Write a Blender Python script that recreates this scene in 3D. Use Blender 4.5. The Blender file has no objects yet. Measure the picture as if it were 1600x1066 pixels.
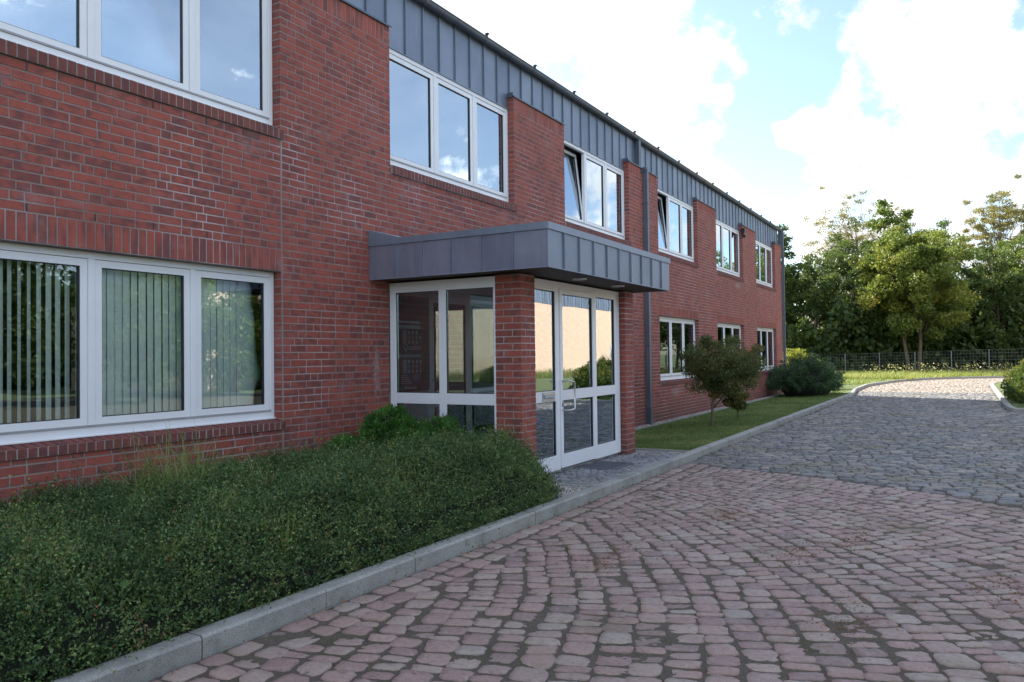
import bpy, math, random
import numpy as np
from mathutils import Vector, Matrix
S = bpy.context.scene
COL = S.collection
rad = math.radians
# ------------------------------------------------------------------ camera
YAW, PITCH, ROLL, FPX = rad(30.0739), rad(1.1035), rad(-0.6926), 1226.18
EYE = np.array([0, 0, 1.6937])
fw = np.array([-math.sin(YAW)*math.cos(PITCH), math.cos(YAW)*math.cos(PITCH), math.sin(PITCH)])
r0 = np.array([math.cos(YAW), math.sin(YAW), 0]); u0 = np.cross(r0, fw)
rt = r0*math.cos(ROLL)+u0*math.sin(ROLL); up = -r0*math.sin(ROLL)+u0*math.cos(ROLL)
cd = bpy.data.cameras.new('camera'); cam = bpy.data.objects.new('camera', cd); COL.objects.link(cam)
cam.matrix_world = Matrix([[rt[0], up[0], -fw[0], 0], [rt[1], up[1], -fw[1], 0], [rt[2], up[2], -fw[2], EYE[2]], [0, 0, 0, 1]])
cd.sensor_width = 36; cd.lens = FPX/1600*36; cd.clip_end = 3000; cd.clip_start = .05
S.camera = cam
def pdir(px, py):
    d = fw+rt*(px-800)/FPX+up*(533-py)/FPX
    return d/np.linalg.norm(d)
# ------------------------------------------------------------------ light, sky
SUN_EL = 36.0
sd = np.array([-.90, .43]); sd /= np.linalg.norm(sd)          # horizontal direction towards the sun
L3 = Vector((sd[0]*math.cos(rad(SUN_EL)), sd[1]*math.cos(rad(SUN_EL)), math.sin(rad(SUN_EL))))
sl = bpy.data.lights.new('sun', 'SUN'); sl.energy = 2.9; sl.angle = rad(.53); sl.color = (1, .93, .82)
so = bpy.data.objects.new('sun', sl); COL.objects.link(so)
so.rotation_euler = L3.to_track_quat('Z', 'Y').to_euler()
S.view_settings.view_transform = 'Standard'; S.view_settings.look = 'None'
S.view_settings.exposure = 2.32; S.view_settings.gamma = 1
W = bpy.data.worlds.new('World'); S.world = W; W.use_nodes = True
nt = W.node_tree; nt.nodes.clear()
def N(nt, t, **k):
    n = nt.nodes.new(t)
    for a, b in k.items():
        if a == 'inp':
            for i, v in b.items(): n.inputs[i].default_value = v
        else: setattr(n, a, b)
    return n
def math_(nt, op, a, b=None, clamp=False):
    n = nt.nodes.new('ShaderNodeMath'); n.operation = op; n.use_clamp = clamp
    for i, v in enumerate((a, b)):
        if v is None: continue
        if isinstance(v, (int, float)): n.inputs[i].default_value = v
        else: nt.links.new(v, n.inputs[i])
    return n.outputs[0]
sky = N(nt, 'ShaderNodeTexSky', sky_type='NISHITA', sun_disc=False, sun_elevation=rad(SUN_EL),
        sun_rotation=math.atan2(sd[0], sd[1]), air_density=1.0, dust_density=.6, ozone_density=1.6)
geo = N(nt, 'ShaderNodeTexCoord')
DIR = geo.outputs['Generated']
wn = N(nt, 'ShaderNodeTexNoise', inp={'Scale': 5.0, 'Detail': 4.0, 'Roughness': .6}); nt.links.new(DIR, wn.inputs['Vector'])
wv = N(nt, 'ShaderNodeVectorMath', operation='MULTIPLY_ADD'); nt.links.new(wn.outputs['Color'], wv.inputs[0])
wv.inputs[1].default_value = (.11, .11, .11); 
wo = N(nt, 'ShaderNodeVectorMath', operation='SUBTRACT'); nt.links.new(DIR, wo.inputs[0]); wo.inputs[1].default_value = (.055, .055, .055)
nt.links.new(wo.outputs[0], wv.inputs[2])
nm = N(nt, 'ShaderNodeVectorMath', operation='NORMALIZE'); nt.links.new(wv.outputs[0], nm.inputs[0])
BL = [(700,30,150,1),(830,60,170,1),(930,110,150,1),(1010,60,120,.8),(1000,200,120,1),(930,230,120,1),(1060,270,95,1),(1130,320,70,1),
      (1120,180,48,.8),(1170,60,60,.55),(1090,120,70,.6),(1272,198,52,1),(1225,212,34,.7),(1420,55,120,1.2),(1500,40,110,1.1),(1400,140,90,1.1),
      (1450,240,130,1.2),(1350,300,95,1.1),(1400,330,140,1.2),(1540,330,150,1.1),(1560,190,70,.7),(1255,365,60,.9),(1300,290,40,.5),
      (1230,-60,90,.6),(1700,120,120,.8),(1750,350,180,1)]
acc = None
MB_ = [(350,150,55,1.1),(395,170,45,.9),(200,60,60,.35),(690,255,50,.8),(640,180,70,.45),(760,215,75,1.1),(775,290,50,1),(905,300,60,.8),(940,280,50,.8),(965,300,50,1.1),(930,230,50,.6),(1060,350,60,1.1),(60,20,60,.5)]
for px, py, r, w in BL+[(-a, b, c*1.7, d*.62) for a, b, c, d in MB_]:
    c = pdir(abs(px), py)*np.array([-1 if px < 0 else 1, 1, 1]); a = r/FPX*.80
    d = N(nt, 'ShaderNodeVectorMath', operation='DOT_PRODUCT'); nt.links.new(nm.outputs[0], d.inputs[0]); d.inputs[1].default_value = tuple(c)
    m = N(nt, 'ShaderNodeMapRange', interpolation_type='SMOOTHSTEP')
    nt.links.new(d.outputs['Value'], m.inputs[0])
    m.inputs[1].default_value = math.cos(a*1.25); m.inputs[2].default_value = math.cos(a*.35); m.inputs[3].default_value = 0; m.inputs[4].default_value = w
    acc = m.outputs[0] if acc is None else math_(nt, 'ADD', acc, m.outputs[0])
acc = math_(nt, 'MINIMUM', acc, 1.15)
# general broken cloud everywhere else (seen in the windows)
sx = N(nt, 'ShaderNodeMapping'); sx.inputs['Scale'].default_value = (1, 1, 2.4); nt.links.new(DIR, sx.inputs[0])
gn = N(nt, 'ShaderNodeTexNoise', inp={'Scale': 2.6, 'Detail': 9.0, 'Roughness': .58, 'Distortion': .35}); nt.links.new(sx.outputs[0], gn.inputs['Vector'])
fn = N(nt, 'ShaderNodeTexNoise', inp={'Scale': 17.0, 'Detail': 8.0, 'Roughness': .62}); nt.links.new(DIR, fn.inputs['Vector'])
dF = N(nt, 'ShaderNodeVectorMath', operation='DOT_PRODUCT'); nt.links.new(DIR, dF.inputs[0]); dF.inputs[1].default_value = tuple(pdir(1100, 200))
front = N(nt, 'ShaderNodeMapRange', interpolation_type='SMOOTHSTEP'); nt.links.new(dF.outputs['Value'], front.inputs[0])
front.inputs[1].default_value = .62; front.inputs[2].default_value = .84
g2 = math_(nt, 'MULTIPLY', math_(nt, 'SUBTRACT', gn.outputs['Fac'], .46), 7.5)
g2 = math_(nt, 'MULTIPLY', g2, math_(nt, 'SUBTRACT', 1.0, front.outputs[0]))
dens = math_(nt, 'ADD', acc, math_(nt, 'MULTIPLY', math_(nt, 'SUBTRACT', fn.outputs['Fac'], .5), 3.4))
dens = math_(nt, 'ADD', dens, g2)
mk = N(nt, 'ShaderNodeMapRange', interpolation_type='SMOOTHSTEP'); nt.links.new(dens, mk.inputs[0]); mk.inputs[1].default_value = .46; nt.links.new(math_(nt, 'SUBTRACT', 2.1, math_(nt, 'MULTIPLY', front.outputs[0], .9)), mk.inputs[2])
veil = math_(nt, 'MULTIPLY', gn.outputs['Fac'], math_(nt, 'SUBTRACT', .26, math_(nt, 'MULTIPLY', front.outputs[0], .21)))
mask = math_(nt, 'MAXIMUM', math_(nt, 'POWER', mk.outputs[0], 1.3), veil)
cr = N(nt, 'ShaderNodeMapRange'); nt.links.new(gn.outputs['Fac'], cr.inputs[0]); cr.inputs[1].default_value = .35; cr.inputs[2].default_value = .65; cr.inputs[3].default_value = .72; cr.inputs[4].default_value = .95
bgS = N(nt, 'ShaderNodeBackground'); bgS.inputs[1].default_value = .056; nt.links.new(sky.outputs[0], bgS.inputs[0])
cn = N(nt, 'ShaderNodeTexNoise', inp={'Scale': 9.0, 'Detail': 7.0, 'Roughness': .6}); nt.links.new(nm.outputs[0], cn.inputs['Vector'])
cs = N(nt, 'ShaderNodeMapRange'); nt.links.new(cn.outputs['Fac'], cs.inputs[0]); cs.inputs[1].default_value = .38; cs.inputs[2].default_value = .62; cs.inputs[3].default_value = .87; cs.inputs[4].default_value = 1.12
cfs = math_(nt, 'MULTIPLY', math_(nt, 'MULTIPLY', cr.outputs[0], cs.outputs[0]), math_(nt, 'SUBTRACT', 1.12, math_(nt, 'MULTIPLY', front.outputs[0], .80)))
bgC = N(nt, 'ShaderNodeBackground'); bgC.inputs[0].default_value = (1, .99, .98, 1); nt.links.new(cfs, bgC.inputs[1])
mx = N(nt, 'ShaderNodeMixShader'); nt.links.new(mask, mx.inputs[0]); nt.links.new(bgS.outputs[0], mx.inputs[1]); nt.links.new(bgC.outputs[0], mx.inputs[2])
wout = N(nt, 'ShaderNodeOutputWorld'); nt.links.new(mx.outputs[0], wout.inputs[0])
W.cycles.sampling_method = 'MANUAL'; W.cycles.sample_map_resolution = 512
S.cycles.max_bounces = 8; S.cycles.transparent_max_bounces = 16; S.cycles.use_denoising = True

# ------------------------------------------------------------------ helpers
rng = np.random.default_rng(7); random.seed(7)
def tag(o, label=None, cat=None, group=None, kind=None):
    if label: o['label'] = label
    if cat: o['category'] = cat
    if group: o['group'] = group
    if kind: o['kind'] = kind
    return o
def empty(name, loc=(0, 0, 0), label=None, cat=None, group=None):
    o = bpy.data.objects.new(name, None); COL.objects.link(o); o.location = loc; o.empty_display_size = .2
    return tag(o, label, cat, group)
def link(name, me, parent=None):
    o = bpy.data.objects.new(name, me); COL.objects.link(o)
    if parent is not None:
        o.parent = parent
        p = Vector((0, 0, 0)); q = parent
        while q is not None: p += Vector(q.location); q = q.parent
        o.location = -p
    return o
def npmesh(name, V, faces, mats, parent=None, matidx=None, smooth=False, attrs=None, uv=None):
    """faces: list of int arrays (n,k)"""
    V = np.asarray(V, dtype=np.float32).reshape(-1, 3)
    me = bpy.data.meshes.new(name)
    loops = np.concatenate([np.asarray(f).ravel() for f in faces]).astype(np.int32)
    tot = np.concatenate([np.full(len(f), np.asarray(f).shape[1]) for f in faces]).astype(np.int32)
    st = np.concatenate([[0], np.cumsum(tot)[:-1]]).astype(np.int32)
    me.vertices.add(len(V)); me.vertices.foreach_set('co', V.ravel())
    me.loops.add(len(loops)); me.loops.foreach_set('vertex_index', loops)
    me.polygons.add(len(tot)); me.polygons.foreach_set('loop_start', st); me.polygons.foreach_set('loop_total', tot)
    for m in (mats if isinstance(mats, (list, tuple)) else [mats]): me.materials.append(m)
    if matidx is not None: me.polygons.foreach_set('material_index', np.asarray(matidx, dtype=np.int32))
    if attrs:
        for k, a in attrs.items():
            at = me.attributes.new(k, 'FLOAT', 'FACE'); at.data.foreach_set('value', np.asarray(a, dtype=np.float32))
    if uv is not None:
        l = me.uv_layers.new(name='UVMap'); l.data.foreach_set('uv', np.asarray(uv, dtype=np.float32).ravel())
    me.update(calc_edges=True); me.validate()
    me.polygons.foreach_set('use_smooth', np.full(len(me.polygons), smooth))
    return link(name, me, parent)
from mathutils import noise as mno
class MB:
    """plain mesh collector: boxes, prisms, tubes"""
    def __init__(s): s.v = []; s.f = []; s.m = []
    def face(s, pts, m=0):
        n = len(s.v); s.v += [tuple(p) for p in pts]; s.f.append(tuple(range(n, n+len(pts)))); s.m.append(m)
    def box(s, x0, x1, y0, y1, z0, z1, m=0):
        n = len(s.v)
        s.v += [(x, y, z) for z in (z0, z1) for y in (y0, y1) for x in (x0, x1)]
        for q in ((0, 2, 3, 1), (4, 5, 7, 6), (0, 1, 5, 4), (2, 6, 7, 3), (0, 4, 6, 2), (1, 3, 7, 5)):
            s.f.append(tuple(n+i for i in q)); s.m.append(m)
        return s
    def obox(s, o, ax, ay, az, m=0):
        """oriented box from a corner and three edge vectors"""
        n = len(s.v); o = np.array(o, float)
        for k in (0, 1):
            for j in (0, 1):
                for i in (0, 1): s.v.append(tuple(o+np.array(ax)*i+np.array(ay)*j+np.array(az)*k))
        for q in ((0, 2, 3, 1), (4, 5, 7, 6), (0, 1, 5, 4), (2, 6, 7, 3), (0, 4, 6, 2), (1, 3, 7, 5)):
            s.f.append(tuple(n+i for i in q)); s.m.append(m)
        return s
    def tube(s, pts, r, seg=8, m=0, cap=True):
        pts = [np.array(p, float) for p in pts]; rs = r if isinstance(r, (list, tuple, np.ndarray)) else [r]*len(pts)
        rings = []
        a = None
        for i, p in enumerate(pts):
            d = pts[min(i+1, len(pts)-1)]-pts[max(i-1, 0)]; d /= np.linalg.norm(d)+1e-9
            if a is None: a = np.cross(d, (0, 0, 1) if abs(d[2]) < .9 else (1, 0, 0))
            a = a-d*(a@d); a /= np.linalg.norm(a)+1e-9; b = np.cross(d, a)
            n = len(s.v)
            for k in range(seg):
                t = 2*math.pi*k/seg; s.v.append(tuple(p+(a*math.cos(t)+b*math.sin(t))*rs[i]))
            rings.append(n)
        for i in range(len(rings)-1):
            for k in range(seg):
                k2 = (k+1) % seg
                s.f.append((rings[i]+k, rings[i]+k2, rings[i+1]+k2, rings[i+1]+k)); s.m.append(m)
        if cap:
            s.f.append(tuple(rings[0]+k for k in reversed(range(seg)))); s.m.append(m)
            s.f.append(tuple(rings[-1]+k for k in range(seg))); s.m.append(m)
        return s
    def build(s, name, mats, parent=None, smooth=False, bevel=0):
        me = bpy.data.meshes.new(name); me.from_pydata(s.v, [], s.f)
        for m in (mats if isinstance(mats, (list, tuple)) else [mats]): me.materials.append(m)
        me.polygons.foreach_set('material_index', s.m); me.update()
        if smooth: me.polygons.foreach_set('use_smooth', [True]*len(s.f))
        o = link(name, me, parent)
        if bevel:
            b = o.modifiers.new('bevel', 'BEVEL'); b.width = bevel; b.segments = 2; b.limit_method = 'ANGLE'
        return o
# ------------------------------------------------------------------ materials
def mat(name):
    m = bpy.data.materials.new(name); m.use_nodes = True; t = m.node_tree; t.nodes.clear()
    o = N(t, 'ShaderNodeOutputMaterial'); b = N(t, 'ShaderNodeBsdfPrincipled'); t.links.new(b.outputs[0], o.inputs[0])
    return m, t, b, o
def noise(t, scale, detail=4, rough=.55, vec=None, coord='Object', mapping=None):
    n = N(t, 'ShaderNodeTexNoise', inp={'Scale': scale, 'Detail': detail, 'Roughness': rough})
    if vec is None:
        c = N(t, 'ShaderNodeTexCoord'); vec = c.outputs[coord]
    if mapping:
        mp = N(t, 'ShaderNodeMapping'); mp.inputs['Scale'].default_value = mapping; t.links.new(vec, mp.inputs[0]); vec = mp.outputs[0]
    t.links.new(vec, n.inputs['Vector']); return n.outputs['Fac']
def ramp(t, fac, stops):
    r = N(t, 'ShaderNodeValToRGB'); e = r.color_ramp.elements
    while len(e) > 1: e.remove(e[0])
    e[0].position = stops[0][0]; e[0].color = (*stops[0][1], 1)
    for p, c in stops[1:]:
        x = e.new(p); x.color = (*c, 1)
    t.links.new(fac, r.inputs[0]); return r.outputs[0]
def fr(t, v, a, b, c=0., d=1.):
    m = N(t, 'ShaderNodeMapRange', interpolation_type='SMOOTHSTEP'); t.links.new(v, m.inputs[0])
    for i, x in enumerate((a, b, c, d)): m.inputs[i+1].default_value = x
    return m.outputs[0]
def mixc(t, f, a, b, mode='MIX'):
    m = N(t, 'ShaderNodeMix', data_type='RGBA', blend_type=mode)
    for s, v in ((m.inputs[0], f), (m.inputs[6], a), (m.inputs[7], b)):
        if isinstance(v, (int, float)): s.default_value = v
        elif isinstance(v, tuple): s.default_value = (*v, 1)
        else: t.links.new(v, s)
    return m.outputs[2]
def attr(t, name):
    a = N(t, 'ShaderNodeAttribute'); a.attribute_name = name; return a.outputs['Fac']
def bump(t, b, h, strength=.3, dist=.01):
    n = N(t, 'ShaderNodeBump'); n.inputs['Strength'].default_value = strength; n.inputs['Distance'].default_value = dist
    t.links.new(h, n.inputs['Height']); t.links.new(n.outputs[0], b.inputs['Normal'])
def simple(name, col, rough=.6, metal=0, var=.12, sc=6, spec=.5, bmp=0):
    m, t, b, o = mat(name)
    f = noise(t, sc, 5)
    lo = tuple(c*(1-var) for c in col); hi = tuple(min(1, c*(1+var)) for c in col)
    t.links.new(ramp(t, f, [(.3, lo), (.7, hi)]), b.inputs['Base Color'])
    b.inputs['Roughness'].default_value = rough; b.inputs['Metallic'].default_value = metal
    b.inputs['Specular IOR Level'].default_value = spec
    if bmp: bump(t, b, noise(t, sc*12, 4), bmp, .004)
    return m
def world_pos(t):
    g = N(t, 'ShaderNodeNewGeometry'); return g.outputs['Position']
# bricks : tone per brick, UV inside the brick
def brick_mat(name, red=(.32, .070, .048), dark=(.10, .044, .046), pale=(.37, .10, .070), bloom=True):
    m, t, b, o = mat(name)
    tone = attr(t, 'tone'); uv = N(t, 'ShaderNodeTexCoord').outputs['UV']; pos = world_pos(t)
    nn = N(t, 'ShaderNodeTexNoise', noise_dimensions='4D', inp={'Scale': .8, 'Detail': 1.5, 'Roughness': .5})
    mp = N(t, 'ShaderNodeMapping'); mp.inputs['Scale'].default_value = (2.6, 1.1, 1); t.links.new(uv, mp.inputs[0]); t.links.new(mp.outputs[0], nn.inputs['Vector'])
    t.links.new(math_(t, 'MULTIPLY', tone, 93.0), nn.inputs['W'])
    sh = math_(t, 'ADD', nn.outputs['Fac'], math_(t, 'MULTIPLY', math_(t, 'SUBTRACT', tone, .5), .26))
    burnt = fr(t, sh, .40, .74)
    base = mixc(t, fr(t, noise(t, 60, 4, vec=pos), .35, .7), red, pale)
    tt = N(t, 'ShaderNodeTexWhiteNoise', noise_dimensions='1D'); t.links.new(tone, tt.inputs['W'])
    base = mixc(t, fr(t, tt.outputs['Value'], .55, 1.0, 0, .55), base, tuple(c*.72 for c in red))
    col = mixc(t, math_(t, 'MULTIPLY', burnt, .82), base, dark)
    grain = fr(t, noise(t, 260, 3, .6, vec=pos), .3, .7)
    col = mixc(t, .16, col, mixc(t, grain, (.05, .02, .02), (.5, .22, .2)))
    big = fr(t, noise(t, .55, 4, .6, vec=pos), .35, .68)
    col = mixc(t, math_(t, 'MULTIPLY', big, .16), col, (.12, .05, .05))
    if bloom:   # lime bloom and rain staining with shapes of their own
        bl = fr(t, noise(t, 2.3, 8, .68, vec=pos, mapping=(1, 1, 1.5)), .52, .80, 0, .42)
        col = mixc(t, bl, col, (.33, .25, .27))
        sp = N(t, 'ShaderNodeSeparateXYZ'); t.links.new(pos, sp.inputs[0]); acc_ = None
        for (cy, cz, ry, rz) in ((8.02, 1.5, .13, .75), (20.2, .70, .8, .22), (32.0, .75, .9, .15), (18.9, 3.9, 1.2, .3), (12.1, 3.9, .35, .35), (27.0, 4.0, .8, .2)):
            a1 = math_(t, 'DIVIDE', math_(t, 'SUBTRACT', sp.outputs[1], cy), ry); a2 = math_(t, 'DIVIDE', math_(t, 'SUBTRACT', sp.outputs[2], cz), rz)
            d2 = math_(t, 'ADD', math_(t, 'MULTIPLY', a1, a1), math_(t, 'MULTIPLY', a2, a2)); g1 = math_(t, 'SUBTRACT', 1.0, d2, clamp=True)
            acc_ = g1 if acc_ is None else math_(t, 'MAXIMUM', acc_, g1)
        pn = noise(t, 16, 5, .7, vec=pos)
        bm_ = fr(t, math_(t, 'ADD', math_(t, 'MULTIPLY', acc_, .42), math_(t, 'MULTIPLY', pn, .62)), .58, .80, 0, .36)
        col = mixc(t, math_(t, 'MULTIPLY', bm_, fr(t, acc_, 0, .25)), col, (.56, .50, .52))
    sz_ = N(t, 'ShaderNodeSeparateXYZ'); t.links.new(pos, sz_.inputs[0])
    damp = math_(t, 'MULTIPLY', fr(t, math_(t, 'SUBTRACT', sz_.outputs[2], math_(t, 'MULTIPLY', noise(t, 1.5, 5, .7, vec=pos), 1.1)), -.45, .15, .55, 0), 1.0)
    col = mixc(t, damp, col, (.10, .055, .05))
    t.links.new(col, b.inputs['Base Color'])
    b.inputs['Roughness'].default_value = .7; b.inputs['Specular IOR Level'].default_value = .22
    bump(t, b, noise(t, 150, 5, .6, vec=pos), .35, .0035)
    return m
M = {}
M['brick'] = brick_mat('brick_red')
M['brick_sill'] = brick_mat('brick_sill', red=(.17, .045, .036), dark=(.07, .035, .038), pale=(.2, .07, .055), bloom=False)
def mortar():
    m, t, b, o = mat('mortar'); pos = world_pos(t)
    z = noise(t, 1.1, 7, .65, vec=pos)
    c = ramp(t, z, [(.3, (.18, .14, .132)), (.52, (.275, .225, .22)), (.76, (.52, .47, .50))])
    t.links.new(c, b.inputs['Base Color']); b.inputs['Roughness'].default_value = .9
    bump(t, b, noise(t, 220, 4, vec=pos), .4, .003); return m
M['mortar'] = mortar()
M['white'] = simple('white_frame', (.74, .76, .80), .32, var=.03, sc=3)
M['white_door'] = simple('white_aluminium', (.70, .73, .79), .38, var=.03, sc=3)
M['gasket'] = simple('gasket', (.02, .02, .022), .5)
M['greystrip'] = simple('drip_strip', (.33, .33, .35), .5)
def zinc(name, a=(.14, .175, .24), b_=(.25, .295, .375)):
    m, t, b, o = mat(name); pos = world_pos(t)
    tone = attr(t, 'tone')
    n1 = noise(t, 1.6, 6, .6, vec=pos); n2 = noise(t, 5, 6, .7, vec=pos, mapping=(3, 3, .35))
    f = math_(t, 'ADD', math_(t, 'MULTIPLY', n1, .4), math_(t, 'MULTIPLY', n2, .4)); f = math_(t, 'ADD', f, math_(t, 'MULTIPLY', tone, .22))
    t.links.new(ramp(t, f, [(.32, a), (.72, b_)]), b.inputs['Base Color'])
    b.inputs['Metallic'].default_value = .45
    t.links.new(fr(t, n2, .2, .8, .42, .6), b.inputs['Roughness'])
    bump(t, b, noise(t, 3.5, 3, vec=pos), .45, .015); return m
M['zinc'] = zinc('zinc_sheet'); M['zinc_dark'] = zinc('zinc_weathered', (.085, .105, .14), (.15, .175, .22))
M['zinc_side'] = zinc('zinc_canopy_sheet', (.15, .165, .23), (.26, .275, .36))
def glass(name, refl=.22, tint=(.9, .95, .94), fm=1.7):
    m = bpy.data.materials.new(name); m.use_nodes = True; t = m.node_tree; t.nodes.clear()
    o = N(t, 'ShaderNodeOutputMaterial'); g = N(t, 'ShaderNodeBsdfGlossy'); g.inputs['Roughness'].default_value = .004
    g.inputs['Color'].default_value = (.80, .91, 1, 1)
    tr = N(t, 'ShaderNodeBsdfTransparent'); tr.inputs[0].default_value = (*tint, 1)
    f = N(t, 'ShaderNodeFresnel'); f.inputs[0].default_value = 1.5
    fac = math_(t, 'ADD', math_(t, 'MULTIPLY', f.outputs[0], fm), refl, clamp=True)
    x = N(t, 'ShaderNodeMixShader'); t.links.new(fac, x.inputs[0]); t.links.new(tr.outputs[0], x.inputs[1]); t.links.new(g.outputs[0], x.inputs[2])
    t.links.new(x.outputs[0], o.inputs[0])
    nb = N(t, 'ShaderNodeBump'); nb.inputs['Strength'].default_value = .05; nb.inputs['Distance'].default_value = .02
    t.links.new(noise(t, 1.3, 2, .4, vec=world_pos(t)), nb.inputs['Height']); t.links.new(nb.outputs[0], g.inputs['Normal'])
    return m
M['glass_up'] = glass('glass_coated', .40, (.62, .70, .72)); M['glass_low'] = glass('glass_clear', .035, (.97, .99, .97), 1.2); M['glass_side'] = glass('glass_side', .03, (.85, .89, .88)); M['glass_door'] = glass('glass_door', .28, (.72, .78, .78))
M['glass_inner'] = glass('glass_inner', .22, (.6, .66, .68))
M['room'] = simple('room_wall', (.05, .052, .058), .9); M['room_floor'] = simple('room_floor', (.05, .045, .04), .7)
M['vest_wall'] = simple('vestibule_wall', (.55, .57, .58), .8, var=.04); M['tile'] = simple('floor_tile', (.38, .39, .40), .3)
M['soffit'] = simple('soffit_board', (.045, .030, .026), .6); M['steel'] = simple('brushed_steel', (.55, .55, .56), .28, 1, var=.04)
M['blind'] = simple('blind_fabric', (.80, .87, .83), .8, var=.05); M['board'] = simple('notice_board', (.016, .014, .018), .35)
M['board_ink'] = simple('board_print', (.62, .70, .72), .5); M['board_bar'] = simple('board_bar', (.38, .62, .62), .5)
M['lamp_glass'] = simple('lamp_glass', (.6, .55, .48), .15); M['black'] = simple('black_plastic', (.012, .012, .014), .4)
M['roof'] = simple('roof_sheet', (.13, .14, .16), .5); M['sealant'] = simple('joint_sealant', (.24, .18, .17), .8); M['alu'] = simple('letter_plate', (.36, .40, .46), .3, .6)
def granite(name, a, b_, moss=.0, sc=1):
    m, t, b, o = mat(name); pos = world_pos(t)
    c = ramp(t, noise(t, 140, 3, .7, vec=pos), [(.3, a), (.62, b_)])
    c = mixc(t, fr(t, noise(t, 2.2, 7, .68, vec=pos), .42, .78, 0, .55), c, tuple(x*.5 for x in a))
    if moss: c = mixc(t, fr(t, noise(t, 5, 6, .7, vec=pos), .58, .72, 0, moss), c, (.07, .085, .04))
    t.links.new(c, b.inputs['Base Color']); b.inputs['Roughness'].default_value = .78; b.inputs['Specular IOR Level'].default_value = .35
    bump(t, b, noise(t, 160, 5, .7, vec=pos), .5, .004); return m
M['kerb'] = granite('kerb_granite', (.16, .16, .15), (.39, .395, .375), .55)
def cobble(name, ramp_stops, moss=.25):
    m, t, b, o = mat(name); pos = world_pos(t); tone = attr(t, 'tone')
    c = ramp(t, tone, ramp_stops)
    c = mixc(t, fr(t, noise(t, 210, 3, .7, vec=pos), .35, .7, 0, .30), c, (.50, .44, .44))
    c = mixc(t, fr(t, noise(t, 32, 6, .75, vec=pos), .48, .72, 0, .6), c, (.10, .085, .078))
    c = mixc(t, fr(t, noise(t, 14, 4, .7, vec=pos), .5, .7, 0, .35), c, (.42, .36, .33))
    c = mixc(t, fr(t, noise(t, 1.1, 6, .65, vec=pos), .48, .75, 0, .42), c, (.115, .10, .085))
    c = mixc(t, fr(t, noise(t, .8, 8, .72, vec=pos), .50, .68, 0, moss), c, (.13, .125, .05))
    t.links.new(c, b.inputs['Base Color']); t.links.new(fr(t, noise(t, 30, 3, vec=pos), .3, .7, .5, .8), b.inputs['Roughness'])
    b.inputs['Specular IOR Level'].default_value = .45
    bump(t, b, noise(t, 55, 8, .72, vec=pos), .9, .010); return m
M['cob_red'] = cobble('cobble_red', [(0, (.19, .128, .115)), (.25, (.26, .158, .14)), (.5, (.31, .205, .172)), (.7, (.275, .195, .168)), (.9, (.33, .25, .205)), (1, (.28, .24, .205))], .4)
M['cob_blue'] = cobble('cobble_blue', [(0, (.045, .055, .062)), (.3, (.085, .10, .108)), (.6, (.13, .142, .145)), (.85, (.19, .18, .155)), (1, (.29, .25, .20))], .75)
M['cob_far'] = cobble('cobble_far', [(0, (.22, .18, .135)), (.5, (.29, .24, .18)), (1, (.34, .285, .22))])
M['cob_small'] = cobble('cobble_small', [(0, (.10, .11, .125)), (.5, (.17, .185, .205)), (1, (.25, .26, .28))])
def jointsoil():
    m, t, b, o = mat('joint_soil'); pos = world_pos(t)
    c = ramp(t, noise(t, 90, 4, .7, vec=pos), [(.3, (.065, .053, .040)), (.7, (.20, .165, .125))])
    c = mixc(t, fr(t, noise(t, 1.7, 7, .7, vec=pos), .50, .66, 0, .6), c, (.055, .07, .024))
    c = mixc(t, fr(t, noise(t, 2.6, 7, .7, vec=pos, mapping=(1.3, .8, 1)), .60, .70, 0, .8), c, (.13, .065, .03))
    t.links.new(c, b.inputs['Base Color']); b.inputs['Roughness'].default_value = .95
    bump(t, b, noise(t, 120, 6, .8, vec=pos), 1, .02); return m
M['soil'] = jointsoil()
def grassm():
    m, t, b, o = mat('grass_ground'); pos = world_pos(t)
    c = ramp(t, noise(t, 3.0, 8, .7, vec=pos), [(.3, (.06, .085, .03)), (.5, (.11, .15, .048)), (.68, (.19, .18, .08)), (.85, (.20, .15, .09))])
    t.links.new(c, b.inputs['Base Color']); b.inputs['Roughness'].default_value = .95
    bump(t, b, noise(t, 60, 5, .8, vec=pos), 1, .03); return m
M['grass'] = grassm()
def leafm(name, stops, trans=.35, rough=.5, spec=.3):
    m = bpy.data.materials.new(name); m.use_nodes = True; t = m.node_tree; t.nodes.clear()
    o = N(t, 'ShaderNodeOutputMaterial'); b = N(t, 'ShaderNodeBsdfPrincipled'); tl = N(t, 'ShaderNodeBsdfTranslucent')
    c = ramp(t, attr(t, 'tone'), stops); t.links.new(c, b.inputs['Base Color'])
    t.links.new(mixc(t, .35, c, (.20, .26, .03)), tl.inputs[0])
    b.inputs['Roughness'].default_value = rough; b.inputs['Specular IOR Level'].default_value = spec
    x = N(t, 'ShaderNodeMixShader'); x.inputs[0].default_value = trans
    t.links.new(b.outputs[0], x.inputs[1]); t.links.new(tl.outputs[0], x.inputs[2]); t.links.new(x.outputs[0], o.inputs[0]); return m
M['hedge'] = leafm('hedge_leaf', [(0, (.022, .052, .024)), (.35, (.062, .122, .046)), (.7, (.13, .215, .07)), (.9, (.25, .33, .10)), (.97, (.20, .13, .07)), (1, (.26, .10, .06))], .25, .45)
M['twig'] = simple('twig', (.05, .038, .028), .9)
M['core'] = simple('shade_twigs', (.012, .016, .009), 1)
M['thuja'] = leafm('thuja_leaf', [(0, (.025, .085, .018)), (.5, (.055, .17, .03)), (1, (.12, .27, .05))], .3)
M['juniper'] = leafm('juniper_leaf', [(0, (.03, .07, .038)), (.5, (.06, .125, .065)), (1, (.13, .20, .10))], .2)
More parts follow.
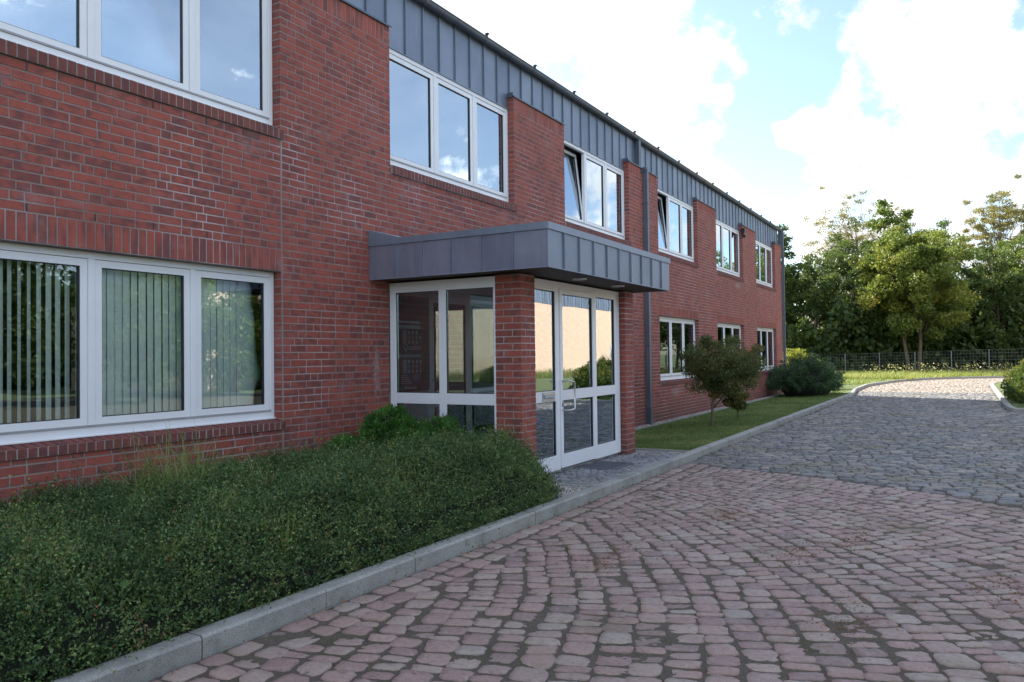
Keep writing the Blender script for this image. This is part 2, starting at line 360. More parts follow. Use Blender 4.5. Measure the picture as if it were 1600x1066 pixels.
M['bark'] = simple('bark', (.13, .10, .07), .9, bmp=.6, sc=9)
M['blade'] = leafm('grass_blade', [(0, (.08, .14, .035)), (.5, (.15, .235, .055)), (.85, (.23, .26, .09)), (1, (.36, .31, .15))], .35)
M['verge'] = leafm('verge_blade', [(0, (.13, .19, .035)), (.5, (.24, .31, .06)), (.85, (.36, .37, .11)), (1, (.46, .41, .17))], .4)
M['smalltree'] = leafm('small_tree_leaf', [(0, (.04, .06, .022)), (.45, (.085, .12, .04)), (.75, (.15, .14, .05)), (1, (.25, .14, .06))], .3)
M['weed'] = leafm('weed_leaf', [(0, (.05, .12, .03)), (1, (.10, .20, .06))], .35)
M['dry'] = leafm('dry_leaf', [(0, (.12, .05, .025)), (.5, (.22, .095, .04)), (1, (.32, .18, .08))], .1)
M['tree_dark'] = leafm('tree_dark_leaf', [(0, (.026, .05, .017)), (.5, (.055, .098, .026)), (1, (.14, .18, .045))], .35)
M['tree_mid'] = leafm('tree_mid_leaf', [(0, (.05, .09, .022)), (.5, (.11, .17, .035)), (1, (.21, .25, .055))], .4)
M['tree_yel'] = leafm('tree_yellowing_leaf', [(0, (.06, .10, .022)), (.5, (.145, .19, .038)), (.85, (.25, .25, .045)), (1, (.38, .28, .055))], .45)
M['tree_thin'] = leafm('tree_thin_leaf', [(0, (.12, .12, .045)), (.5, (.25, .22, .08)), (1, (.38, .29, .12))], .45)
M['yellow_shrub'] = leafm('yellow_shrub_leaf', [(0, (.15, .19, .03)), (1, (.42, .40, .08))], .45)
M['bush_r'] = leafm('clipped_bush_leaf', [(0, (.035, .075, .02)), (.5, (.075, .125, .03)), (.85, (.20, .19, .04)), (1, (.26, .13, .04))], .4)
M['flower'] = leafm('flower_head', [(0, (.45, .40, .10)), (1, (.62, .58, .30))], .3)
M['pebble'] = cobble('pebble', [(0, (.14, .13, .12)), (.4, (.32, .30, .28)), (1, (.62, .60, .57))])
M['fence'] = simple('fence_steel', (.17, .19, .20), .45, .5)

# ------------------------------------------------------------------ bricks
FX, XW = -6.70, -6.82
R = [6.379+5.345*i for i in range(6)]; OPW = 3.376; PW = 1.969
YS, YE = -2.0, 34.30
ZC = .0167; CH = 1/12
CAPZ = ZC+74*CH; USZ = ZC+50*CH; GHZ = ZC+32*CH; GSZ = .90
VO = (8.29, 12.01)         # vestibule opening
class Bricks:
    def __init__(s): s.q = []     # (O, U, V, N, u0,u1,v0,v1)
    def add(s, O, U, Vv, Nn, u0, u1, v0, v1): s.q.append((*O, *U, *Vv, *Nn, u0, u1, v0, v1))
    def arrays(s, d=.006, j=.0058, bev=.0025):
        A = np.array(s.q, float); O, U, V, Nn = A[:, 0:3], A[:, 3:6], A[:, 6:9], A[:, 9:12]; u0, u1, v0, v1 = A[:, 12:].T
        n = len(A); out = np.zeros((n, 8, 3)); jt = rng.uniform(-.0012, .0012, (n, 1))
        for k, (uu, vv) in enumerate(((u0, v0), (u1, v0), (u1, v1), (u0, v1))):
            su = 1 if k in (0, 3) else -1; sv = 1 if k in (0, 1) else -1
            out[:, k] = O+U*(uu+su*j)[:, None]+V*(vv+sv*j)[:, None]-Nn*d
            out[:, k+4] = O+U*(uu+su*(j+bev))[:, None]+V*(vv+sv*(j+bev))[:, None]+Nn*jt
        b = (np.arange(n)*8)[:, None]
        F = np.stack([b+np.array(q) for q in ((4, 5, 6, 7), (0, 1, 5, 4), (1, 2, 6, 5), (2, 3, 7, 6), (3, 0, 4, 7))], 1).reshape(-1, 4)
        lu = (u1-u0)/.24; uvq = np.zeros((n, 5, 4, 2)); 
        sq = [(0, 0), (1, 0), (1, 1), (0, 1)]
        fi = ((0, 1, 2, 3), (0, 1, 1, 0), (1, 2, 2, 1), (2, 3, 3, 2), (3, 0, 0, 3))
        for f in range(5):
            for c in range(4):
                p = sq[fi[f][c]]; uvq[:, f, c, 0] = p[0]*lu; uvq[:, f, c, 1] = p[1]
        tone = np.repeat(rng.uniform(0, 1, n), 5)
        return out.reshape(-1, 3), F, tone, uvq.reshape(-1, 2)
def course(B, O, U, Vv, Nn, a, b, z0, z1, k, seed=0):
    """fill [a,b] with a wild bond of stretchers and headers"""
    if b-a < .03: return
    rr = random.Random(k*977+int(a*100)+seed)
    u = a; first = [.24, .115, .1775, .24, .115][(k+seed) % 5]; x = []
    while u < b-.02:
        w = (first if not x else (.12 if rr.random() < .27 else .25)); e = u+w
        if b-e < .06: e = b
        x.append((u, e)); u = e
    for u, e in x: B.add(O, U, Vv, Nn, u, e, z0, z1)
def soldiers(B, O, U, Vv, Nn, a, b, z0, z1):
    n = max(1, round((b-a)/CH)); w = (b-a)/n
    for i in range(n): B.add(O, U, Vv, Nn, a+i*w, a+(i+1)*w, z0, z1)
WB = Bricks()
O0, UY, UZ, NX = (FX, 0, 0), (0, 1, 0), (0, 0, 1), (1, 0, 0)
blocks = []                                        # y0,y1,z0,z1 free of running bond
for i, r in enumerate(R):
    blocks.append((r-OPW, r, USZ, 9))
    if i in (0, 3, 4, 5): blocks.append((r-OPW, r, GSZ, GHZ+.24 if False else GHZ+3*CH))
blocks.append((VO[0], VO[1], -1, 2.70))
piers = [(R[0]-OPW-1.969, R[0]-OPW)]+[(r, r+PW) for r in R[:-1]]+[(R[5], YE)]
for a, b in piers: blocks.append((a+.12, b-.12, CAPZ-3*CH, 9))
blocks.append((YS, piers[0][0], USZ, 9))
joints = [r+.006 for r in R if True]
k = -2
while ZC+k*CH < CAPZ-.01:
    z0, z1 = ZC+k*CH, ZC+(k+1)*CH; zm = (z0+z1)/2
    cut = sorted((a, b) for a, b, c, d in blocks if c < zm < d)
    if zm < USZ: cut += [(j-.008, j+.008) for j in joints if not (VO[0]-.1 < j < VO[1]+.1 and zm < 2.7)]
    cut.sort(); u = YS
    for a, b in cut+[(YE, YE)]:
        if a > u: course(WB, O0, UY, UZ, NX, u, a, z0, min(z1, CAPZ), k)
        u = max(u, b)
    k += 1
for i in (0, 3, 4, 5): soldiers(WB, O0, UY, UZ, NX, R[i]-OPW, R[i]-.002, GHZ, GHZ+3*CH)
for a, b in piers: soldiers(WB, O0, UY, UZ, NX, a+.12, b-.12, CAPZ-3*CH, CAPZ)
# reveals (faces at both sides of the window niches)
for i, r in enumerate(R):
    zs = [(USZ, CAPZ)]+([(GSZ, GHZ)] if i in (0, 3, 4, 5) else [])
    for za, zb in zs:
        k = round((za-ZC)/CH)
        while ZC+k*CH < zb-.02:
            z0, z1 = max(za, ZC+k*CH), min(zb, ZC+(k+1)*CH)
            if z1-z0 > .03:
                WB.add((0, r, 0), (1, 0, 0), UZ, (0, -1, 0), XW-.03, FX, z0, z1)
                WB.add((0, r-OPW, 0), (1, 0, 0), UZ, (0, 1, 0), XW-.03, FX, z0, z1)
            k += 1
# pillars of the entrance: 36.5 cm square
PXF = -4.673
def pillar(x0, x1, y0, y1):
    B = Bricks(); k = -1
    while ZC+k*CH < 2.69:
        z0, z1 = ZC+k*CH, min(2.70, ZC+(k+1)*CH)
        s = (k % 2)
        for (O, U, Nn, a, b) in (((x1, 0, 0), (0, 1, 0), (1, 0, 0), y0, y1), ((0, y0, 0), (1, 0, 0), (0, -1, 0), x0, x1), ((0, y1, 0), (1, 0, 0), (0, 1, 0), x0, x1), ((x0, 0, 0), (0, 1, 0), (-1, 0, 0), y0, y1)):
            alt = s if Nn[0] else 1-s
            m = a+(.12 if alt else .245)
            B.add(O, U, UZ, Nn, a-.004, m, z0, z1); B.add(O, U, UZ, Nn, m, b+.004, z0, z1)
        k += 1
    return B
bld = empty('office_building', (FX, 14, 0), 'long two-storey red brick office building with grey zinc fascia and white three-light windows', 'building')
def finish_bricks(B, name, parent, boxes, extra_mat='mortar', bm='brick', **kw):
    V, F, tone, uv = B.arrays(**kw)
    mb = MB()
    for bx in boxes: mb.box(*bx)
    nv = len(V); V = np.concatenate([V, np.array(mb.v)]); G = np.array(mb.f)+nv
    mi = np.concatenate([np.zeros(len(F)), np.ones(len(G))]); tone = np.concatenate([tone, np.zeros(len(G))]); uv = np.concatenate([uv, np.zeros((len(G)*4, 2))])
    return npmesh(name, V, [F, G], [M[bm], M[extra_mat]], parent, matidx=mi, attrs={'tone': tone}, uv=uv)
# mortar backing with real openings
def slab_boxes(xa, xb, y0, y1, z0, z1, holes):
    ys = sorted({y0, y1, *[min(max(h[0], y0), y1) for h in holes], *[min(max(h[1], y0), y1) for h in holes]})
    zs = sorted({z0, z1, *[min(max(h[2], z0), z1) for h in holes], *[min(max(h[3], z0), z1) for h in holes]})
    out = []
    for a, b in zip(ys[:-1], ys[1:]):
        run = None
        for c, d in zip(zs[:-1], zs[1:]):
            free = not any(h[0] < (a+b)/2 < h[1] and h[2] < (c+d)/2 < h[3] for h in holes)
            if free: run = (run[0], d) if run else (c, d)
            if (not free or d == zs[-1]) and run: out.append((xa, xb, a, b, *run)); run = None
    return out
MX = FX-.004
holes = [(r-OPW-.004, r+.004, USZ, 9) for r in R]+[(R[i]-OPW-.004, R[i]+.004, GSZ, GHZ) for i in (0, 3, 4, 5)]+[(VO[0], VO[1], -1, 2.7), (YS-1, piers[0][0], USZ, 9)]
boxes = slab_boxes(MX-.3, MX, YS, YE-.004, -.2, CAPZ-.002, holes)
wall = finish_bricks(WB, 'wall', bld, boxes)
for j in joints[0:]:
    z0 = 2.72 if VO[0]-.1 < j < VO[1]+.1 else -.1
    mb = MB(); mb.box(MX+.0005, MX+.003, j-.0075, j+.0005, z0, USZ); mb.build('expansion_joint', M['sealant'], bld)
for nm_, y0 in (('pillar', 8.289), ('pillar', 11.648)):
    B = pillar(PXF-.365, PXF, y0, y0+.365)
    finish_bricks(B, 'pillar', bld, [(PXF-.361, PXF-.004, y0+.004, y0+.361, -.1, 2.70)])
for yy in (3.59, 4.18, 4.76, 5.37, 5.84):
    for zz in (GHZ+3*CH, USZ-CH):
        mb = MB(); mb.box(MX, FX+.0015, yy-.006, yy+.006, zz+.008, zz+CH-.008); mb.build('weep_hole', M['gasket'], bld)
# side and rear walls, rooms behind the windows, roof
def far_brick(name='brick_far', c1=(.33, .075, .05), c2=(.2, .055, .045), c3=(.3, .25, .23)):
    m, t, b, o = mat(name); c = N(t, 'ShaderNodeTexCoord')
    br = N(t, 'ShaderNodeTexBrick', inp={'Scale': 1.0, 'Mortar Size': .006, 'Brick Width': .25, 'Row Height': CH})
    br.inputs['Color1'].default_value = (*c1, 1); br.inputs['Color2'].default_value = (*c2, 1); br.inputs['Mortar'].default_value = (*c3, 1)
    pos = world_pos(t); sx = N(t, 'ShaderNodeSeparateXYZ'); t.links.new(pos, sx.inputs[0]); cx = N(t, 'ShaderNodeCombineXYZ')
    t.links.new(math_(t, 'ADD', sx.outputs[0], sx.outputs[1]), cx.inputs[0]); t.links.new(sx.outputs[2], cx.inputs[1]); t.links.new(cx.outputs[0], br.inputs['Vector'])
    t.links.new(br.outputs['Color'], b.inputs['Base Color']); b.inputs['Roughness'].default_value = .8; return m
M['brick_far'] = far_brick()
mb = MB(); mb.box(-19, MX-.301, YE-.3, YE-.006, -.2, 6.9); mb.box(-19, MX-.301, YS+.006, YS+.3, -.2, 6.9); mb.box(-19, -18.7, YS+.31, YE-.31, -.2, 6.9)
mb.build('rear_wall', M['brick_far'], bld)
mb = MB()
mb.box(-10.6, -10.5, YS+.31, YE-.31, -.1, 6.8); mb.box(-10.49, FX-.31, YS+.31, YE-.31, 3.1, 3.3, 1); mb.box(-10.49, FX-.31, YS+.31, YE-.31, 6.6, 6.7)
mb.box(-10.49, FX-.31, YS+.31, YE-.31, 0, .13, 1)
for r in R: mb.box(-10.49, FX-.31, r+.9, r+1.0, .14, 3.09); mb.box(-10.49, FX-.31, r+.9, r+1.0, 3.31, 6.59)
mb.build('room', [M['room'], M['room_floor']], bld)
mb = MB()
a, b, c = (-6.80, 6.93), (-12.9, 8.3), (-19.1, 6.93)
y0, y1 = YS-.05, YE+.02
P = lambda p, y, dz=0: (p[0], y, p[1]+dz)
mb.face([P(a, y0), P(a, y1), P(b, y1), P(b, y0)][::-1]); mb.face([P(b, y0), P(b, y1), P(c, y1), P(c, y0)][::-1])
mb.face([P(a, y0, -.06), P(a, y1, -.06), P(b, y1, -.06), P(b, y0, -.06)]); mb.face([P(b, y0, -.06), P(b, y1, -.06), P(c, y1, -.06), P(c, y0, -.06)])
mb.face([P(a, y1), P(a, y1, -.06), P(c, y1, -.06), P(c, y1), P(b, y1)][::-1]); mb.face([P(a, y0), P(a, y0, -.06), P(c, y0, -.06), P(c, y0), P(b, y0)]); mb.face([P(a, y0), P(a, y0, -.06), P(a, y1, -.06), P(a, y1)])
roof = mb.build('roof', M['roof'], bld)
# zinc fascia with standing seams
def tonemesh(mb, name, mats, parent):
    o = mb.build(name, mats, parent); me = o.data; a_ = me.attributes.new('tone', 'FLOAT', 'FACE')
    n = len(me.polygons); a_.data.foreach_set('value', np.repeat(rng.uniform(0, 1, n//6+1), 6)[:n].astype(np.float32)); return o
FXZ = -6.835
mb = MB(); seams = []
y = 8.01-.4205*24
while y < YE: seams.append(y); y += .4205
edges = [YS]+[s for s in seams if YS < s < YE]+[YE]
for a, b in zip(edges[:-1], edges[1:]): mb.box(FXZ-.02+rng.uniform(-.001, .001), FXZ+rng.uniform(-.0015, .0015), a+.0005, b-.0005, 5.985, 6.90)
for s in edges[1:-1]: mb.box(FXZ+.003, FXZ+.030, s-.007, s+.007, 5.99, 6.895)
mb.box(FXZ+.004, FXZ+.034, YS, YE, 5.972, 5.984); mb.box(FXZ-.3, FXZ-.021, YS+.02, YE-.31, 5.99, 6.89)
fascia = tonemesh(mb, 'fascia_cladding', M['zinc'], bld)
mb = MB()     # end cladding box at the far corner
mb.box(FXZ+.036, -6.68, YE-.02, YE+.03, 6.19, 6.9); tonemesh(mb, 'fascia_corner', M['zinc_dark'], bld)
mb = MB()
for a, b in piers:
    mb = MB(); mb.obox((FXZ+.005, a-.02, CAPZ+.03), (-FXZ-.005-6.675, 0, -.022), (0, b-a+.04, 0), (0, 0, .008)); mb.box(-6.676, -6.672, a-.02, b+.02, CAPZ-.012, CAPZ+.012)
    mb.box(FXZ+.005, -6.70, a-.022, a-.018, CAPZ-.005, CAPZ+.075); tonemesh(mb, 'pier_cap', M['zinc_dark'], bld)
# gutter: half round with bead, brackets and lightning-conductor holders
gx, gz, gr = -6.745, 6.905, .068
prof = [(gx+gr*math.cos(t), gz+gr*math.sin(t)) for t in np.linspace(math.pi, 2*math.pi, 11)]; prof = prof+[(p[0]*1, p[1]) for p in []]
V = []; F = []
inner = [(gx+(gr-.004)*math.cos(t), gz+(gr-.004)*math.sin(t)) for t in np.linspace(2*math.pi, math.pi, 11)]
loop = prof+inner
for yy in (YS-.04, YE+.06):
    for p in loop: V.append((p[0], yy, p[1]))
n = len(loop)
for i in range(n): j = (i+1) % n; F.append((i, j, n+j, n+i))
g = npmesh('gutter', V, [np.array(F)], M['zinc_dark'], bld, smooth=False, attrs={'tone': [.5]*len(F)})
mb = MB(); mb.tube([(gx+gr+.003, YS-.04, gz+.003), (gx+gr+.003, YE+.06, gz+.003)], .010, 6)
y = 10.83-1.65*8
while y < YE:
    mb.tube([(gx+gr*1.06*math.cos(t), y, gz+gr*1.06*math.sin(t)) for t in np.linspace(math.pi, 2*math.pi, 9)], .005, 4)
    y += .825
mb.build('gutter_bead', M['zinc_dark'], g)
mb = MB(); y = 10.83-1.65*8
while y < YE:
    if y > YS:
        mb = MB(); mb.box(gx+gr-.03, gx+gr+.02, y-.006, y+.006, gz+.005, gz+.045); mb.box(gx+gr-.02, gx+gr+.035, y-.025, y+.025, gz+.045, gz+.062); mb.build('conductor_holder', M['black'], g)
    y += 1.65
mb = MB(); mb.tube([(gx-.02, YS, gz+.075), (gx-.02, YE, gz+.075)], .004, 4)
# downpipes
def downpipe(yc, upper=True):
    mb = MB()
    if upper:
        mb.box(-6.80, -6.70, yc-.27, yc-.13, 6.22, 6.90)
        mb.obox((-6.80, yc-.27, 6.05), (.1, 0, 0), (0, .14, 0), (.09, .2, .171))
        mb.box(-6.695, -6.585, yc-.055, yc+.055, .42, 6.16)
        mb.box(-6.7, -6.58, yc-.06, yc+.06, 6.10, 6.17)
    else:
        mb.box(-6.74, -6.60, yc-.06, yc+.06, 6.10, 6.86); mb.box(-6.695, -6.595, yc-.05, yc+.05, .42, 6.10)
    for z in (5.35, 3.55, 1.9): mb.box(-6.705, -6.575, yc-.065, yc+.065, z-.02, z+.02)
    o = tonemesh(mb, 'downpipe', M['zinc_dark'], bld)
    mb = MB(); mb.box(-6.705, -6.575, yc-.065, yc+.065, -.03, .42); mb.build('standpipe', M['zinc_dark'], o)
downpipe(18.02); downpipe(YE+.09, False)
# ------------------------------------------------------------------ windows
def frame_ring(mb, x0, x1, y0, y1, z0, z1, w, wb=None):
    wb = wb or w
    mb.box(x0, x1, y0, y0+w, z0, z1); mb.box(x0, x1, y1-w, y1, z0, z1)
    mb.box(x0, x1, y0+w, y1-w, z1-w, z1); mb.box(x0, x1, y0+w, y1-w, z0, z0+wb)
def window(i, upper, tilt=False, blind=None):
    r = R[i]; y0, y1 = r-OPW+.006, r-.006
    z0, z1 = (4.345, 5.975) if upper else (1.03, 2.68)
    xf = XW
    mb = MB(); frame_ring(mb, xf-.07, xf, y0, y1, z0, z1, .062, .075)
    ms = [r-2.156, r-1.079]
    for m in ms: mb.box(xf-.069, xf-.002, m-.032, m+.032, z0+.075, z1-.062)
    mb.box(xf-.002, xf+.03, y0, y1, z0-.012, z0+.004)
    w = mb.build('window', M['white'], bld, bevel=.004)
    secs = [(y0+.062, ms[0]-.032), (ms[0]+.032, ms[1]-.032), (ms[1]+.032, y1-.062)]
    for k, (a, b) in enumerate(secs):
        a += .003; b -= .003; za, zb = z0+.085, z1-.066; sw = .066
        mb = MB(); frame_ring(mb, -.05, 0, a, b, 0, zb-za, sw, .07); g = MB(); frame_ring(g, -.044, -.008, a+sw, b-sw, .07, zb-za-sw, .007)
        for q in g.f: pass
        nv = len(mb.v); mb.v += g.v; mb.f += [tuple(i+nv for i in f) for f in g.f]; mb.m += [1]*len(g.f)
        so_ = mb.build('sash', [M['white'], M['gasket']], w)
        gp = MB(); gp.box(-.030, -.026, a+sw+.002, b-sw-.002, .072, zb-za-sw-.002)
        pa = gp.build('pane', M['glass_up'] if upper else M['glass_low'], w)
        loc = Vector(so_.location)
        for o in (so_, pa):
            o.location = loc+Vector((xf-.012, 0, za))
            if tilt and k == 0: o.location.x -= .012; o.rotation_euler = (0, rad(-6.5), 0)
    mb = MB(); mb.box(xf-.002, xf+.012, y0+.062, y1-.062, z0+.075, z0+.092); mb.build('drip_rail', M['greystrip'], w)
    # brick-on-edge sill
    B = Bricks(); zt = z0-.005; zb_ = USZ if upper else GSZ
    n = round(OPW/CH); cw = (OPW+.03)/n
    slope = np.array([.15, 0, -.035]); slope /= np.linalg.norm(slope)
    nrm = (-slope[2], 0, slope[0])
    for q in range(n):
        ya = r-OPW-.0+q*cw
        B.add((FX+.03, 0, 0), UY, UZ, NX, ya, ya+cw, zb_+.0, zt-.035)
        B.add((XW-.01, 0, zt), UY, tuple(slope), nrm, ya, ya+cw, 0, .168)
    finish_bricks(B, 'sill', w, [(XW-.05, FX+.026, r-OPW+.002, r+.028, zb_+.004, zt-.040)], 'mortar', 'brick_sill', d=.008)
    if blind == 'vertical':
        mb = MB(); y = y0+.1; 
        while y < y1-.05:
            third = (y-y0)/(y1-y0)
            ang = rad((-40 if third < .37 else (-12 if third < .66 else -3))+rng.uniform(-8, 8)); dx, dy = math.sin(ang)*.0445, math.cos(ang)*.0445
            x = xf-.14
            mb.obox((x-dx, y-dy, z0+.10), (2*dx, 2*dy, 0), (.0008*math.cos(ang), -.0008*math.sin(ang), 0), (0, 0, z1-z0-.12))
            y += .082+rng.uniform(-.006, .006)
        mb.box(xf-.16, xf-.12, y0+.05, y1-.05, z1-.02, z1+.02)
        mb.build('blind', M['blind'], w)
    if blind == 'roller':
        mb = MB(); mb.box(xf-.15, xf-.148, ms[0]+.05, ms[1]-.05, z0+.95, z1-.06); mb.box(xf-.16, xf-.14, ms[0]+.05, ms[1]-.05, z0+.93, z0+.95)
        mb.box(xf-.16, xf-.158, y0+.08, ms[0]-.04, z0+.4, z1-.06); mb.build('blind', M['blind'], w)
    if blind == 'curtain' or upper:
        mb = MB(); 
        for yy in np.arange(y1-.30, y1-.02, .05): mb.tube([(xf-.22+.015*math.sin(yy*60), yy, z0+.05), (xf-.22+.015*math.sin(yy*60), yy, z1)], .028, 6)
        mb.build('curtain', M['blind'], w)
    return w
for i in range(6):
    window(i, True, tilt=i in (2, 3))
for i, b in ((0, 'vertical'), (3, 'roller'), (4, 'curtain'), (5, 'curtain')): window(i, False, blind=b)
# ------------------------------------------------------------------ entrance
CX, CY0, CY1, CZ0, CZ1 = -4.083, 7.89, 12.08, 2.70, 3.218
mb = MB(); mb.box(FX+.001, CX-.02, CY0+.02, CY1-.02, 2.735, 3.19)
fs = [CY0]+[8.28+.4235*k for k in range(10)]; fs = [s for s in fs if s < CY1-.1]+[CY1]
for a, b in zip(fs[:-1], fs[1:]): mb.box(CX-.018, CX+rng.uniform(-.001, .001), a+.0005, b-.0005, CZ0+.012, 3.135)
for s in fs[1:-1]: mb.box(CX+.002, CX+.024, s-.006, s+.006, CZ0+.014, 3.134)
ss = [-6.71+.4347*k for k in range(7)]; ss[-1] = CX-.019; ss[0] = FX+.002
for a, b in zip(ss[:-1], ss[1:]):
    mb.box(a+.0005, b-.0005, CY0+rng.uniform(-.001, .001), CY0+.018, CZ0+.012, 3.135, 1); mb.box(a+.0005, b-.0005, CY1-.018, CY1, CZ0+.012, 3.135, 1)
for s in ss[1:-1]: mb.box(s-.006, s+.006, CY0-.022, CY0-.002, CZ0+.014, 3.134, 1)
can = tonemesh(mb, 'canopy', [M['zinc'], M['zinc_side']], bld)
mb = MB(); t_ = .018
for x0, x1, y0, y1 in ((CX-.03, CX+t_, CY0-t_, CY1+t_), (FX+.002, CX-.031, CY0-t_, CY0+.03), (FX+.002, CX-.031, CY1-.03, CY1+t_)): mb.box(x0, x1, y0, y1, 3.137, CZ1)
for x0, x1, y0, y1 in ((CX-.017, CX+.008, CY0-.008, CY1+.008), (FX+.002, CX-.018, CY0-.008, CY0+.017), (FX+.002, CX-.018, CY1-.017, CY1+.008)): mb.box(x0, x1, y0, y1, CZ0, CZ0+.011)
tonemesh(mb, 'canopy_trim', [M['zinc']], can)
mb = MB(); mb.obox((FX+.002, CY0-.01, 3.2), (.05, 0, 0), (0, CY1-CY0+.02, 0), (0, 0, .145)); mb.obox((FX+.052, CY0-.01, 3.2), (.5, 0, 0), (0, CY1-CY0+.02, 0), (0, 0, .02))
mb.face([(FX+.053, CY0-.012, 3.22), (FX+.5, CY0-.012, 3.22), (FX+.053, CY0-.012, 3.34)]); mb.face([(FX+.053, CY0-.008, 3.22), (FX+.053, CY0-.008, 3.34), (FX+.5, CY0-.008, 3.22)])
tonemesh(mb, 'wall_flashing', [M['zinc']], can)
mb = MB(); 
y = CY0+.02
while y < CY1-.03:
    mb.box(FX+.002, CX-.022, y+.002, min(y+.11, CY1-.021)-.002, 2.716, 2.734); y += .11
mb.build('soffit', M['soffit'], can)
for yy in (9.53, 10.86):
    mb = MB(); mb.tube([(-4.46, yy, 2.717), (-4.46, yy, 2.704)], [.10, .095], 24); l = mb.build('ceiling_lamp', M['steel'], can)
    mb = MB(); mb.tube([(-4.46, yy, 2.7035), (-4.46, yy, 2.70)], [.075, .06], 24); mb.build('lens', M['lamp_glass'], l)
def glazing(fn, cols, name, split=(1.085, 1.225), top=2.555, bot=.36, zb=.16, zt=2.69, th=.06, mats='white_door', glassm='glass_door'):
    """cols: list of (a,b) glass spans along the wall; fn(a0,a1,z0,z1,d0,d1) -> box tuple"""
    a0, a1 = cols[0][0]-cols[0][2], cols[-1][1]+cols[-1][3]
    mb = MB(); gk = MB(); gl = []
    mb.box(*fn(a0, a1, top, zt, 0, th)); mb.box(*fn(a0, a1, zb, bot, 0, th))
    xs = [a0]+[v for c in cols for v in c[:2]]+[a1]
    for k in range(0, len(xs), 2): mb.box(*fn(xs[k], xs[k+1], bot, top, 0, th))
    for c in cols:
        mb.box(*fn(c[0], c[1], split[0], split[1], .001, th-.001))
        for za, zc in ((bot, split[0]), (split[1], top)):
            for q in ((c[0], c[0]+.008, za, zc), (c[1]-.008, c[1], za, zc), (c[0]+.008, c[1]-.008, za, za+.008), (c[0]+.008, c[1]-.008, zc-.008, zc)): gk.box(*fn(*q, .012, th-.012))
            gl.append(fn(c[0]+.009, c[1]-.009, za+.009, zc-.009, .028, .034))
    o = mb.build(name, M[mats], bld, bevel=.003); gk.build('gasket', M['gasket'], o)
    for q in gl: g_ = MB(); g_.box(*q); g_.build('pane', M[glassm], o)
    return o
SY = 8.30
fside = lambda a, b, z0, z1, d0, d1: (a, b, SY+d0, SY+d1, z0, z1)
side = glazing(fside, [(-6.598, -5.899, .10, 0), (-5.787, -5.071, 0, .033)], 'side_glazing', glassm='glass_side')
SY2 = 11.93
fs2 = lambda a, b, z0, z1, d0, d1: (a, b, SY2+d0, SY2+d1, z0, z1)
glazing(fs2, [(-6.598, -5.899, .10, 0), (-5.787, -5.071, 0, .033)], 'side_glazing', glassm='glass_side')
ff = lambda a, b, z0, z1, d0, d1: (-4.76-d1, -4.76-d0, a, b, z0, z1)
entr = glazing(ff, [(8.74, 9.383, .085, .113)], 'front_glazing'); glazing(ff, [(10.719, 11.425, .075, .19)], 'front_glazing')
mb = MB(); mb.box(-4.819, -4.761, 9.497, 10.643, 2.603, 2.69); mb.build('transom', M['white_door'], bld)
# the hole between the side lights is the door
mb = MB()
# clear the middle: rebuild front glazing middle as a door leaf
entr_me = entr.data
door = MB(); gk = MB(); d0 = 9.50; d1 = 10.64
fd = lambda a, b, z0, z1, p0, p1: (-4.76-p1, -4.76-p0, a, b, z0, z1)
z0_, z1_ = .175, 2.60
for q in ((d0, 9.574, z0_, z1_), (10.566, d1, z0_, z1_), (9.574, 10.566, 2.53, z1_), (9.574, 10.566, z0_, .36), (9.574, 10.566, 1.085, 1.225)): door.box(*fd(*q, -.012, .05))
for za, zc in ((.36, 1.085), (1.225, 2.53)):
    for q in ((9.574, 9.582, za, zc), (10.558, 10.566, za, zc), (9.582, 10.558, za, za+.008), (9.582, 10.558, zc-.008, zc)): gk.box(*fd(*q, .002, .04))
dr = door.build('door', M['white_door'], bld, bevel=.003); gk.build('gasket', M['gasket'], dr)
for za, zc in ((.369, 1.076), (1.234, 2.521)):
    g_ = MB(); g_.box(*fd(9.583, 10.557, za, zc, .018, .024)); g_.build('pane', M['glass_door'], dr)
mb = MB(); hy = 9.545
mb.tube([(-4.748, hy, 1.345), (-4.66, hy, 1.345), (-4.64, hy+.02, 1.345), (-4.635, hy+.13, 1.335), (-4.635, hy+.15, 1.31), (-4.635, hy+.15, .99), (-4.635, hy+.13, .965), (-4.64, hy+.02, .955), (-4.66, hy, .955), (-4.748, hy, .955)], .013, 10)
mb.box(-4.748, -4.742, hy-.018, hy+.018, 1.0, 1.10); mb.build('handle', M['steel'], dr, smooth=True)
mb = MB(); mb.box(-4.761, -4.752, 8.98, 9.33, 1.095, 1.215); mb.box(-4.752, -4.735, 9.0, 9.31, 1.175, 1.19); mb.tube([(-4.742, 9.01, 1.15), (-4.742, 9.25, 1.15)], .017, 8)
mb.build('letter_slot', M['alu'], dr)
# vestibule inside: inner door wall, board, floor
mb = MB(); mb.box(-6.86, -4.83, 8.37, 11.92, .02, .135); mb.build('vestibule_floor', M['tile'], bld)
mb = MB(); mb.box(FX-.30, -4.86, 8.38, 11.92, 2.60, 2.70); mb.build('vestibule_ceiling', M['vest_wall'], bld)
XI = -6.80
fi = lambda a, b, z0, z1, p0, p1: (XI-p1, XI-p0, a, b, z0, z1)
inner = glazing(fi, [(9.445, 10.302, .15, 0), (10.46, 11.35, 0, .6)], 'inner_door', zb=.136, zt=2.60, bot=.32, split=(.95, 1.05), top=2.50, glassm='glass_inner')
mb = MB(); mb.tube([(XI+.005, 9.40, 1.353), (XI+.06, 9.40, 1.353), (XI+.06, 9.53, 1.353)], .011, 8); mb.build('handle', M['steel'], inner, smooth=True)
mb = MB(); mb.box(XI-.2, XI-.02, 8.29, 9.295, .136, 2.60); mb.build('vestibule_partition', M['vest_wall'], bld)
